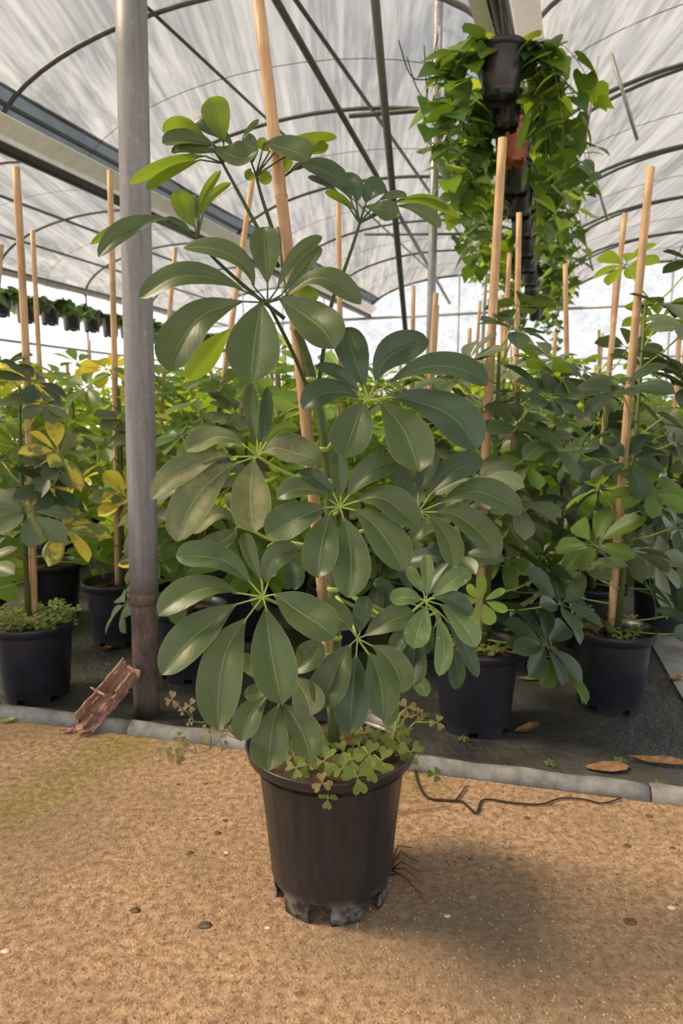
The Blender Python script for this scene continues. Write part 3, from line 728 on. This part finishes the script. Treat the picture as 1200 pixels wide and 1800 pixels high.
def whorl_mats(C, A, k, L_, rg, tilt=.6):
    A = (A * tilt + Vector((0, 0, .6))).normalized()
    e1 = A.orthogonal().normalized(); e2 = A.cross(e1); out = []; q0 = rg.uniform(0, 6.28)
    for i in range(k):
        q = q0 + 2 * math.pi * i / k + rg.uniform(-.15, .15); el = rg.uniform(-.15, .35)
        d = (e1 * math.cos(q) + e2 * math.sin(q)) * math.cos(el) + A * math.sin(el)
        Z = (A - d * A.dot(d)).normalized(); Yv = Z.cross(d)
        Z2 = (Z + Yv * rg.uniform(-.25, .25)).normalized(); Yv = Z2.cross(d).normalized()
        s = L_ * rg.uniform(.8, 1.12)
        M = Matrix((d * s, Yv * s, Z2 * s)).transposed().to_4x4(); M.translation = C
        out.append((M, rg.randrange(3)))
    return out
def pot_prof(D, H):
    r = D / 2
    return [(r * .74, 0), (r * .745, .018), (r * .755, .036), (r * .77, .038), (r * .87, H * .86), (r * .875, H * .875), (r * .98, H * .885), (r * 1.0, H * .97), (r * 1.0, H), (r * .96, H), (r * .9, H * .88)]
POT_ME = {}
def pot_mesh(D, H, mat):
    key = (round(D, 3), round(H, 3), mat.name)
    if key not in POT_ME:
        mb = MB().lathe(pot_prof(D, H), 72, lambda q, z: 1 + (.006 * max(0, math.cos(q * 16)) ** 2 if .04 < z < H * .85 else 0),
                        lambda j, q: j < 1 and (q % (math.pi / 3)) < .30)
        n = 24; mb.add([(0, 0, .03)] + [(D * .372 * math.cos(2 * math.pi * k / n), D * .372 * math.sin(2 * math.pi * k / n), .03) for k in range(n)], [(0, 1 + k, 1 + (k + 1) % n) for k in range(n)])
        me = mb.mesh('pot'); me.materials.append(mat)
        ms = soil_mb(D * .45, H * .88, 7, 24, 4).mesh('soil'); ms.materials.append(M_SOIL)
        POT_ME[key] = (me, ms)
    return POT_ME[key]
POTS = []
def plant(label, x, y, top, stake_to=None, stake_r=.010, detail=2, mats=(M_BACK,), n_w=11, seed=0, D=.25, H=.235, group=None, stake_top=None, zlo=.30, leaf_len=.125, spread=1.0, name='potted_umbrella_plant', stake2=None, bare=False):
    rg = random.Random(seed); base = Vector((x, y, ZM)); POTS.append((x, y)); t = thing(name, label, 'potted plant', base, group)
    me, ms = pot_mesh(D, H, M_NAVY); po = obj('pot', me, None, t); po.rotation_euler.z = rg.uniform(0, 1); obj('soil', ms, None, t)
    bs = Vector((rg.uniform(-.02, .02), rg.uniform(0, .03), H * .85))
    if stake_top is not None:
        tp = Vector(stake_top) - base
    else:
        tp = Vector((rg.uniform(-.05, .05), rg.uniform(-.05, .05), stake_to if stake_to else top + rg.uniform(.05, .3)))
    nodes = (rg.uniform(.3, .42), rg.uniform(.62, .75))
    bnd = rg.uniform(-.008, .008); sk_ = obj('bamboo_stake', stake_mb(bs, tp, stake_r, nodes, bnd), M_BAMBOO, t)
    if detail == 2: rings(bs, tp, stake_r * .95, nodes, sk_, bnd)
    # stem climbs beside the stake
    sd_ = Vector((rg.uniform(-1, 1), rg.uniform(-1, .2), 0)).normalized() * .018
    stp = [bs + sd_, bs.lerp(tp, .4) + sd_ * 1.3, bs.lerp(tp, .75) + sd_ * 1.2]
    zt = top - .06
    stp = [p for p in stp if p.z < zt - .1] + [Vector((bs.lerp(tp, min(1, (zt - bs.z) / (tp.z - bs.z))) + sd_))]
    obj('stem', MB().tube(stp, [.009 - .005 * i / (len(stp) - 1) for i in range(len(stp))], 8), M_STEM, t)
    fol = MB()
    q0 = rg.uniform(0, 6.28)
    for i in range(n_w):
        f = i / max(1, n_w - 1); z = zlo + (zt - zlo) * f
        u = min(1, max(0, (z - bs.z) / (tp.z - bs.z))); sp_ = bs.lerp(tp, u) + sd_; sp_.z = max(z, bs.z + .02)
        q = q0 + i * 2.4 + rg.uniform(-.3, .3); el = rg.uniform(-.05, .4) + .6 * f
        if detail == 2 and i % 3 == 0: q = -math.pi / 2 + rg.choice((-1, 1)) * rg.uniform(.45, 1.3)
        ln = (rg.uniform(.11, .20) - .05 * f) * spread
        d = Vector((math.cos(q) * math.cos(el), math.sin(q) * math.cos(el), math.sin(el))); C = sp_ + d * ln
        k = rg.choice((7, 8, 8, 9)) if f < .85 else 7; L_ = leaf_len * rg.uniform(.85, 1.1) * (1 - .2 * f)
        pts = [sp_, sp_ + d * ln * .5 + Vector((0, 0, -.006)), C]
        ml = whorl_mats(C, d, k, L_, rg, .85 if detail == 2 else .6); mat = mats[rg.randrange(len(mats))]
        if detail == 2:
            pe = obj('leaf', MB().tube(pts, .0022, 6), M_PETI, t)
            for M_, kk in ml:
                m2 = mat
                if mat is M_VARI and rg.random() < .38: m2 = M_YELL
                lo = bpy.data.objects.new('leaflet', can_mesh(kk, m2)); COL.objects.link(lo); lo.parent = pe; lo.matrix_local = M_
        elif detail == 1:
            mb = MB().tube(pts, .0022, 5)
            for M_, kk in ml: mb.join(CANLO[kk], M_)
            obj('leaf', mb, mat, t)
        else:
            for M_, kk in ml: fol.join(CANLO[kk], M_)
    if detail == 0:
        obj('foliage', fol, mats[rg.randrange(len(mats))], t)
    return t

def gpos(px, py):                         # ground point under the middle of a pot, from the front of its base
    g = ground(px, py, ZM); return g.x, g.y + .095
BM = (M_GREY, M_LEAF, M_LEAFB, M_GREY, M_BACK)
GM = (M_BACK, M_BACK2, M_BACK2, M_BACK2)
x, y = gpos(846, 1302)
plant('umbrella plant in a navy pot just right of the large plant, lime shoots low down', x, y, 1.06, stake_top=at(883, 243, y - .02), stake_r=.0125, mats=BM, n_w=21, seed=21, zlo=.20, spread=1.2, leaf_len=.135)
x, y = gpos(1092, 1262)
plant('umbrella plant in the navy pot nearest the right edge, tall stem beside its stake', x, y, 1.22, stake_top=at(1143, 294, y - .02), stake_r=.0120, mats=BM, n_w=21, seed=33, zlo=.20, D=.24, spread=1.2, leaf_len=.135)
x, y = gpos(42, 1243)
plant('variegated yellow and green umbrella plant in the navy pot at the left edge', x, y, .98, stake_top=at(28, 294, y - .02), stake_r=.0115, mats=(M_VARI, M_LEAFB, M_GREY), n_w=17, seed=45, zlo=.36, D=.245, spread=1.15)
x, y = gpos(195, 1140)
plant('variegated umbrella plant behind, just left of the steel post', x, y, 1.0, stake_top=at(193, 300, y - .02), stake_r=.0115, mats=(M_VARI, M_GREY, M_BACK), n_w=18, seed=57, zlo=.28, D=.25, spread=1.2)
x, y = gpos(325, 1205)
plant('umbrella plant in a navy pot half hidden between the steel post and the large plant', x, y, .98, stake_top=at(444, 312, y + .25), stake_r=.0105, mats=BM, n_w=20, seed=61, zlo=.25, spread=1.2, leaf_len=.135)
# second line of pots
specs = [
 (905, 1175, (912, 374), 1.00, 'umbrella plant behind the navy pot, stake ending below the red basket', BM),
 (1050, 1150, (1098, 375), 1.05, 'umbrella plant with the shorter of two tall stakes near the right edge', BM),
 (600, 1150, (594, 350), .98, 'umbrella plant hidden behind the large plant, stake left of the dark prop', GM),
 (735, 1160, (766, 515), .95, 'umbrella plant directly behind the right leaves of the large plant', BM),
 (415, 1130, (430, 560), .95, 'umbrella plant behind the left leaves of the large plant', GM),
 (80, 1095, (57, 405), .98, 'green umbrella plant behind the variegated plant at the left edge', GM),
 (1000, 1110, (993, 465), 1.05, 'umbrella plant behind the two right pots, left of the tall stakes', BM),
 (-60, 1130, (2, 430), .95, 'umbrella plant cut off by the left edge of the picture', GM),
 (255, 1070, (308, 436), .98, 'umbrella plant behind the steel post, stake just right of it', GM),
 (1180, 1120, (1195, 560), .80, 'low umbrella plant cut off by the right edge of the picture', BM),
]
for i, (px, py, st, top, lab, mats) in enumerate(specs):
    x, y = gpos(px, py); plant(lab, x, y, top, stake_top=at(*st, y), stake_r=.0105, mats=mats, n_w=17, seed=70 + i, zlo=.24, spread=1.25, leaf_len=.145)
# rows farther back
rg = random.Random(5); cnt = 0
taken = []
for r in range(14):
    for c in range(-9, 12):
        p = EA.lerp(EB, .5) + en * (1.42 + r * .42 + rg.uniform(-.05, .05)) + ed * (c * .44 + (r % 2) * .2 + rg.uniform(-.06, .06))
        d = p - CAM; Z = p.y * CP + CAMH * SP
        u = p.x / Z * F + 600
        if u < -60 or u > 1260: continue
        latp = p.dot(RV)
        if u > 1120 and r < 7: continue                 # the aisle on the right
        if Z > 9: continue
        if any(math.hypot(p.x - a_, p.y - b_) < .27 for a_, b_ in POTS): continue
        if abs(p.x - 1.02) < .12 and abs(p.y - 5.2) < .3: continue
        if Z > 5.0 and rg.random() < .25: continue
        cnt += 1
        det = 1 if Z < 3.9 else 0
        lab = 'green umbrella plant in the middle rows behind the front pots' if det else 'distant umbrella plant in the rows toward the end wall'
        plant(lab, p.x, p.y, rg.uniform(.92, 1.10), stake_to=rg.uniform(1.05, 1.25) if rg.random() < .6 else rg.uniform(1.25, 1.5), stake_r=.0105, detail=det, mats=GM if latp < .2 else (M_BACK, M_BACK2),
              n_w=16 if det else 12, seed=200 + cnt, zlo=.36, spread=1.2, group='middle rows of umbrella plants' if det else 'distant rows of umbrella plants', D=.23, H=.22, leaf_len=.15)

# clover growing in the pot at the left edge and right pots
for (px, py, n_, sx, lab) in ((42, 1243, 170, .128, 'dense clover weed covering the soil of the left edge pot'), (846, 1302, 22, .11, 'small clover weed in the navy pot right of the large plant'), (1092, 1262, 26, .11, 'clover weed under the leaves of the right edge pot')):
    x, y = gpos(px, py); b0 = Vector((x, y, ZM + .215)); t = thing('clover_weed', lab, 'weed', b0)
    for k in range(n_):
        q = rg.uniform(0, 6.28); rr = sx * math.sqrt(rg.random()); p = b0 + Vector((rr * math.cos(q), rr * math.sin(q), rg.uniform(.008, .05)))
        clover_leaf(t, b0, p, rg.uniform(.014, .021), (rg.uniform(-.4, .4), rg.uniform(-.7, 0), 1), rg.uniform(0, 2), M_CLOVER)
    mbst = MB()
    for k in range(8):
        q = rg.uniform(0, 6.28); rr = sx * .7; mbst.tube([(rr * .5 * math.cos(q), rr * .5 * math.sin(q), -.01), (rr * math.cos(q), rr * math.sin(q), .02)], .0009, 4)
    obj('clover_stems', mbst, M_PETI, t)['kind'] = 'stuff'
# lime young shoot low on the plant right of the large one
sh = thing('young_shoot', 'lime green young leaf whorl right of the fresh whorl, above the navy pot', 'plant shoot', at(845, 1057, 1.62))
C0 = at(845, 1057, 1.62); mb = MB().tube([Vector((0, 0, 0)), Vector((-.02, .05, -.08)), Vector((-.01, .12, -.20))], .0022, 6); obj('petiole', mb, M_PETI, sh)
for (bx, by, mx, my, tx, ty, w) in ((846, 1053, 846, 1032, 845, 1008, 19), (853, 1054, 870, 1045, 888, 1036, 14), (855, 1058, 873, 1066, 892, 1074, 17), (849, 1062, 857, 1080, 862, 1099, 26), (842, 1062, 836, 1080, 828, 1100, 18), (840, 1056, 822, 1055, 805, 1050, 18), (841, 1052, 830, 1040, 820, 1028, 16)):
    obj('leaflet', blade(at(bx, by, 1.62), at(mx, my, 1.61), at(tx, ty, 1.60), w, .4, .2, 8, 4).moved(Matrix.Translation(-C0)), M_LIME, sh)

# ------------------------------------------------------------------ hanging baskets
def heart_leaf(nt=6):
    V = [(0, 0, 0), (.35, 0, -.02)]; U = [(.5, .1), (.5, .5)]
    outl = [(.02, -.10), (-.14, -.28), (-.02, -.46), (.22, -.52), (.50, -.40), (.78, -.20), (1.05, 0), (.78, .20), (.50, .40), (.22, .52), (-.02, .46), (-.14, .28), (.02, .10)]
    for (x, y) in outl: V.append((x, y, .16 * abs(y) - .25 * x * x)); U.append((.5 + y * .9, max(0, x)))
    V.append((.75, 0, -.14)); U.append((.5, .8)); n = len(outl); e = n + 2
    Fc = [(1, 2 + i, 3 + i) for i in range(4)] + [(1, 6, e), (6, 7, e), (7, 8, e), (8, 9, e), (9, 10, e), (1, e, 10)] + [(1, 2 + i, 3 + i) for i in range(8, 12)] + [(0, 2, 1), (0, 1, n + 1)]
    return MB().add(V, Fc, U)
HL = heart_leaf(); HL_ME = {}
def hmesh(mat):
    if mat.name not in HL_ME:
        me = HL.mesh('vine_leaf'); me.materials.append(mat); HL_ME[mat.name] = me
    return HL_ME[mat.name]
def basket(label, p, D, H, potmat, hook_z, n_leaf, seed, detail, spread=.30, drop=.75, group=None, leaf=.075, side=0.0, mats=None, name='hanging_plant', lateral=0.0):
    rg = random.Random(seed); t = thing(name, label, 'hanging plant', p, group); r = D / 2
    po = obj('pot', pot_mesh(D, H, potmat)[0], None, t); obj('soil', pot_mesh(D, H, potmat)[1], None, t)
    mb = MB()
    for k in range(3):
        q = k * 2.094 + .5; mb.tube([(r * math.cos(q), r * math.sin(q), H), (0, 0, hook_z - p.z)], .0016, 5)
    obj('hanger_wires', mb, M_WIRE, t)
    vines = MB(); fol = MB(); mats = mats or (M_POTHOS, M_POTHOSD, M_POTHOSD)
    nv = max(3, n_leaf // 7)
    for v in range(nv):
        q = rg.uniform(0, 6.28)
        while (abs(math.cos(q)) < lateral) or math.sin(q) < -.5: q = rg.uniform(0, 6.28)
        out = rg.uniform(.35, 1.0) * spread; dr = rg.uniform(.15, 1.0) * drop
        p0 = Vector((r * .6 * math.cos(q), r * .6 * math.sin(q), H * .92)); p1 = Vector((math.cos(q) * (r + out * .5) + side * out, math.sin(q) * (r + out * .5), H + rg.uniform(.02, .16)))
        p2 = Vector((math.cos(q) * (r + out) + side * out * 1.6, math.sin(q) * (r + out), H - dr * .55)); p3 = p2 + Vector((rg.uniform(-.05, .05), rg.uniform(-.05, .05), -dr * .5))
        bz = lambda t_: p0 * (1 - t_) ** 3 + p1 * 3 * t_ * (1 - t_) ** 2 + p2 * 3 * t_ * t_ * (1 - t_) + p3 * t_ ** 3
        vines.tube([bz(i / 9) for i in range(10)], .0016, 5)
        for i in range(7):
            c = bz((i + 1) / 7.2); az = rg.uniform(0, 6.28); d = Vector((math.cos(az), math.sin(az), rg.uniform(-.9, .1))).normalized()
            up = Vector((rg.uniform(-.4, .4), rg.uniform(-.9, .3), 1)).normalized(); Z = (up - d * up.dot(d)).normalized(); Yv = Z.cross(d)
            s = leaf * rg.uniform(.7, 1.3); M_ = Matrix((d * s, Yv * s, Z * s)).transposed().to_4x4(); M_.translation = c + d * .012
            mat = mats[rg.randrange(len(mats))]
            if detail:
                lo = bpy.data.objects.new('vine_leaf', hmesh(mat)); COL.objects.link(lo); lo.parent = t; lo.matrix_local = M_
            else: fol.join(HL, M_)
    obj('vines', vines, M_STEM, t)
    if not detail: obj('foliage', fol, mats[seed % len(mats)], t)
    return t
row0 = at(880, 150, 3.75); row1 = at(940, 575, 12.3)
hd = (row1 - row0); hd.z = 0; Lh = hd.length; hd.normalize()
HZ = 2.86
rail0, rail1 = row0 - hd * 1.5, row1 + hd * 1.0
rail0.z = rail1.z = HZ
tag(obj('hanging_rail', MB().tube([rail0, rail1], .022, 10), M_TUBE), 'dark pipe above the right row of hanging baskets', 'rail')
lab1 = ['grey and black hanging pot with trailing vine at the top of the picture', 'small dark hanging pot just below the topmost one, vines to its left',
        'terracotta red hanging pot with trailing vine behind the bamboo stake', 'dark hanging pot directly below the red one with long vines on its right']
for i, s_ in enumerate((0, .42, 1.0, 1.6, 2.25, 2.95, 3.7, 4.5, 5.4, 6.4, 7.5, 8.7)):
    p = row0 + hd * s_; p.z = 2.40 + .01 * (i % 3)
    near = i < 5
    basket(lab1[i] if i < 4 else ('dark hanging pot farther along the right row, below the red one' if near else 'far hanging pot with vines at the lower end of the right row'),
           p, .245 if i != 1 else .19, .25 if i != 1 else .20, M_RED if i == 2 else M_NAVY, HZ, (196 if i in (0, 2) else 154) if near else 91, 300 + i, near, .34, .70, None if i < 5 else 'far baskets of the right row', leaf=.12, side=.08, lateral=.8 if i < 5 else .5)
# left row of hanging pots along the open side
tag(obj('hanging_rail', MB().tube([G(-8.2, 1, 2.95), G(-8.2, 15, 2.95)], .02, 8), M_TUBE), 'thin pipe above the left row of hanging pots', 'rail')
for i in range(20):
    p = G(-8.2, 4.6 + i * .5, 2.22 + .03 * (i % 2))
    basket('small dark hanging pot with bushy leaves in the far left row', p, .34, .36, M_NAVY, 2.95, 112, 400 + i, False, .2, .10, 'far left row of hanging pots', .14, mats=(M_POTHOSD,))
# drip tubes looping beside the baskets
for k, pth in enumerate(([(700, 70), (720, 130), (745, 140), (790, 130), (815, 105)], [(745, 80), (750, 170), (745, 215), (758, 250), (800, 265), (835, 285)], [(770, 60), (752, 150), (748, 230), (765, 262), (830, 300)], [(715, 100), (735, 160), (770, 195), (830, 215)], [(760, 215), (790, 275), (850, 310)])):
    tag(obj('drip_tube', MB().tube(smooth([at(x, y, 3.9 + .05 * k) for x, y in pth]), .0035, 6), M_WIRE), 'thin black drip tube looping left of the hanging pots, ' + ('topmost loop', 'long sagging one', 'one ending beside the red pot', 'short upper curve', 'lowest curve')[k], 'tube')

# ------------------------------------------------------------------ things lying on the ground
# rusty angle iron against the post
g0 = ground(150, 1290, 0) + Vector((0, 0, .012)); g1 = at(236, 1178, pb.y - .06)
br = thing('rusty_bracket', 'rusty folded metal bracket leaning against the steel post', 'metal scrap', g0)
ax = (g1 - g0).normalized(); sv = ax.cross(Vector((0, -.6, 1))).normalized(); nv = sv.cross(ax).normalized(); LB = (g1 - g0).length
def plate(name, c0, l, w, X, Y_, Z_, seed, holes=()):
    rg = random.Random(seed); V = []; Fc = []; nx, ny = 14, 5
    for i in range(nx + 1):
        for j in range(ny + 1):
            e = 1 if j in (0, ny) else 0; ee_ = 1 if i in (0, nx) else 0
            V.append(c0 + X * ((i / nx - .5) * l + ee_ * rg.uniform(-.007, .007)) + Y_ * ((j / ny - .5) * w + e * rg.uniform(-.003, .003)) + Z_ * rg.uniform(-.0007, .0007))
    for i in range(nx):
        for j in range(ny):
            if (i, j) in holes: continue
            a = i * (ny + 1) + j; Fc.append((a, a + 1, a + ny + 2, a + ny + 1))
    o_ = obj(name, MB().add(V, Fc), M_RUST, br, False); md = o_.modifiers.new('thick', 'SOLIDIFY'); md.thickness = .004; md.offset = 0
plate('lower_flange', ax * LB * .5, LB * 1.0, .050, ax, sv, nv, 1, ((8, 2), (9, 2)))
plate('side_flange', ax * LB * .5 - sv * .025 + nv * .020, LB * .95, .042, ax, nv, sv, 2, ((4, 2), (5, 2), (11, 3)))
plate('upper_flange', ax * LB * .62 + sv * .026 + nv * .022, LB * .6, .046, ax, nv, sv, 3, ((3, 4), (4, 4), (9, 0)))
plate('end_tab', ax * LB * .42 + sv * .01 + nv * .05, .05, .06, (nv * .8 - ax * .2).normalized(), sv, ax, 4)
plate('broken_lip', ax * LB * .06 - sv * .01 + nv * .012, .05, .035, ax, (sv + nv * .6).normalized(), (nv - sv * .6).normalized(), 5, ((12, 1), (13, 1), (13, 3)))
pf = ground(275, 1306 - 18, 0)

def flat_leaf(name, label, px, py, z, ln, wd, ang, mat, curl=.3, cat='fallen leaf'):
    g = ground(px, py, z); V = []; U = []; Fc = []; nt, nc = 8, 4; rg = random.Random(int(px))
    d = Vector((math.cos(ang), math.sin(ang), 0)); s_ = Vector((-d.y, d.x, 0))
    for i in range(nt + 1):
        t = i / nt
        for j in range(nc + 1):
            s = -1 + 2 * j / nc; hw = wd * .5 * prof(min(1, t * 1.02))
            V.append(d * (t - .5) * ln + s_ * s * hw + Vector((0, 0, .003 + curl * hw * s * s + rg.uniform(0, .003) + curl * .02 * (2 * t - 1) ** 2))); U.append((.5 + .5 * s, t))
    for i in range(nt):
        for j in range(nc):
            a = i * (nc + 1) + j; Fc.append((a, a + 1, a + nc + 2, a + nc + 1))
    o_ = obj(name, MB().add(V, Fc, U), mat); o_.location = g; tag(o_, label, cat); return o_
flat_leaf('fallen_leaf', 'yellow-green fallen leaf beside the edging at the far left', 12, 1270, 0, .045, .022, .3, M_LIME)
flat_leaf('fallen_leaf', 'long dry brown leaf on the wet mat near the right edge', 1155, 1343, ZM, .13, .04, -.25, M_DRY, .4)
flat_leaf('fallen_leaf', 'curled brown leaf against the foot of the navy pot', 925, 1287, ZM, .09, .035, .5, M_DRY, .5)
flat_leaf('fallen_leaf', 'yellow-green fallen leaf on the mat behind the navy pot', 935, 1196, ZM, .10, .03, .1, M_LIME, .4)
flat_leaf('fallen_leaf', 'reddish dry leaf litter under the right edge pot', 1085, 1248, ZM, .10, .05, .2, M_DRY, .4)
flat_leaf('fallen_leaf', 'small dry leaf at the foot of the pot behind the steel post', 190, 1142, ZM, .08, .035, .8, M_DRY, .5)
flat_leaf('fallen_leaf', 'small rusty brown leaf flake under the metal bracket', 118, 1288, 0, .035, .02, .2, M_RUST, .3)
flat_leaf('fallen_leaf', 'flat dark brown dead leaf on the mat close to the edging', 1065, 1352, ZM, .11, .05, .05, M_DRY, .15)
flat_leaf('fallen_leaf', 'small crumpled dry leaf on the pale mat at the right edge', 1185, 1198, ZM, .05, .03, .2, M_DRY, .6)

def strand(name, label, pth, r, mat, z=.004, cat='twig', lift=None):
    pts = [ground(x, y, 0) + Vector((0, 0, z + (lift[i] if lift else 0))) for i, (x, y) in enumerate(pth)]
    pts = smooth(pts, 4)
    o_ = obj(name, MB().tube(pts, [r * (1 - .4 * i / len(pts)) for i in range(len(pts))], 6), mat); tag(o_, label, cat); return o_
strand('dry_vine', 'dark dry vine stem lying on the path right of the large pot', [(728, 1352), (735, 1380), (752, 1405), (790, 1410), (812, 1412), (836, 1432), (845, 1412), (860, 1408), (900, 1414), (950, 1417), (985, 1406), (1025, 1408), (1060, 1415), (1090, 1406)], .0028, M_TWIG)
strand('dry_vine', 'short side twig branching up from the dark dry vine', [(798, 1412), (810, 1398), (818, 1386), (824, 1385)], .0018, M_TWIG)
strand('dry_vine', 'thin straight pale stalk lying beside the right wall of the pot', [(700, 1433), (740, 1427), (792, 1420)], .0015, M_DRY)
rt = thing('root_tuft', 'reddish dry root tuft poking out right of the large pot', 'roots', ground(690, 1530))
for pth in ([(686, 1520), (700, 1500), (724, 1492)], [(686, 1522), (704, 1510), (716, 1505)], [(686, 1526), (706, 1514), (735, 1518)], [(688, 1530), (710, 1540), (745, 1558)], [(688, 1530), (705, 1528), (742, 1538)], [(688, 1532), (712, 1556), (738, 1574), (750, 1592)], [(684, 1542), (702, 1548), (712, 1558)]):
    obj('root', MB().tube([ground(x, y) + Vector((0, 0, .003 + .012 * (i == 1))) - rt.location for i, (x, y) in enumerate(pth)], [.0018, .0014, .0010, .0007][:len(pth)], 5), M_ROOT, rt)

def lump(name, label, px, py, s, mat, seed, cat, z=0):
    rg = random.Random(seed); g = ground(px, py, z); V = []; Fc = []; n = 8
    for j in range(5):
        ph = math.pi * j / 4
        for k in range(n):
            q = 2 * math.pi * k / n; rr = rg.uniform(.75, 1.2)
            V.append((s * rr * math.sin(ph) * math.cos(q), s * .75 * rr * math.sin(ph) * math.sin(q), s * .25 * rr * math.cos(ph)))
    for j in range(4):
        for k in range(n): Fc.append((j * n + k, (j + 1) * n + k, (j + 1) * n + (k + 1) % n, j * n + (k + 1) % n))
    o_ = obj(name, MB().add(V, Fc), mat); o_.location = g + Vector((0, 0, s * .06)); tag(o_, label, cat); return o_
for i, (px, py, s, lab) in enumerate(((361, 1378, .006, 'dark soil crumb left of the pot, right one of a pair'), (313, 1379, .0055, 'dark soil crumb left of the pot, left one of a pair'),
      (237, 1601, .010, 'dark soil clod on the path at the lower left'), (360, 1627, .012, 'broad dark soil clod below and left of the pot'), (333, 1500, .008, 'grey soil clod left of the pot at mid height'),
      (925, 1438, .007, 'soil crumb just below the dry vine'), (1140, 1435, .008, 'reddish soil crumb at the right below the edging'), (1102, 1487, .008, 'dark crumb at the right of the path'), (1182, 1491, .006, 'small dark crumb near the right edge'),
      (828, 1511, .006, 'dark crumb right of the root tuft, left one'), (896, 1510, .006, 'dark crumb right of the root tuft, right one'), (1108, 1621, .011, 'large dark clod at the lower right'), (395, 1443, .006, 'soil crumb close to the left wall of the pot'), (382, 1465, .008, 'brown clod close to the left wall of the pot'))):
    lump('soil_crumb', lab, px, py, s, M_CRUMB, 500 + i, 'soil crumb')
for i, (px, py, s, lab) in enumerate(((398, 1499, .006, 'small white stone left of the pot'), (470, 1631, .005, 'white stone chip at the lower left of the pot'), (786, 1610, .006, 'pale stone chip right of the pot'), (1180, 1596, .008, 'pale stone at the right edge of the path'), (10, 1672, .008, 'pale stone in the lower left corner'))):
    lump('pebble', lab, px, py, s, M_STONE, 540 + i, 'pebble')
# fine grit on the path: too small and many to count
gb = MB(); rg = random.Random(9); pe = MB()
for k in range(2600):
    px, py = rg.uniform(-60, 1260), rg.uniform(1290, 1820); g = ground(px, py)
    if (g - EA).dot(en) > -.03: continue
    s = rg.uniform(.0010, .0026); q = rg.uniform(0, 3.14); c, s2 = math.cos(q) * s, math.sin(q) * s
    gb.add([(g.x + c, g.y + s2, 0), (g.x - s2, g.y + c, 0), (g.x - c * .9, g.y - s2, 0), (g.x + s2, g.y - c, 0), (g.x, g.y, s * .8)], [(0, 1, 4), (1, 2, 4), (2, 3, 4), (3, 0, 4)])
o = obj('path_grit', gb, M_GRIT, None, False); o['kind'] = 'stuff'; o['label'] = 'fine pale grit scattered over the tan path'; o['category'] = 'grit'
# seedlings on the mat
for i, (px, py, lab) in enumerate(((967, 1347, 'tiny seedling on the mat behind the edging'), (1090, 1342, 'tiny seedling pair beside the brown dead leaf'), (1160, 1385, 'tiny seedling at the right close to the edging'), (815, 1304, 'small weed at the front foot of the navy pot'), (748, 1262, 'small green weed between the large pot and the navy pot'))):
    g = ground(px, py, ZM); t = thing('seedling', lab, 'seedling', g)
    obj('seedling_stem', MB().tube([(0, 0, 0), (.002, 0, .012)], .0008, 5), M_PETI, t)
    for k in range(4):
        q = k * 1.6 + i; clover_leaf(t, g, g + Vector((.010 * math.cos(q), .010 * math.sin(q), .010)), .006, (math.cos(q) * .4, -.4, 1), q, M_CLOVER)
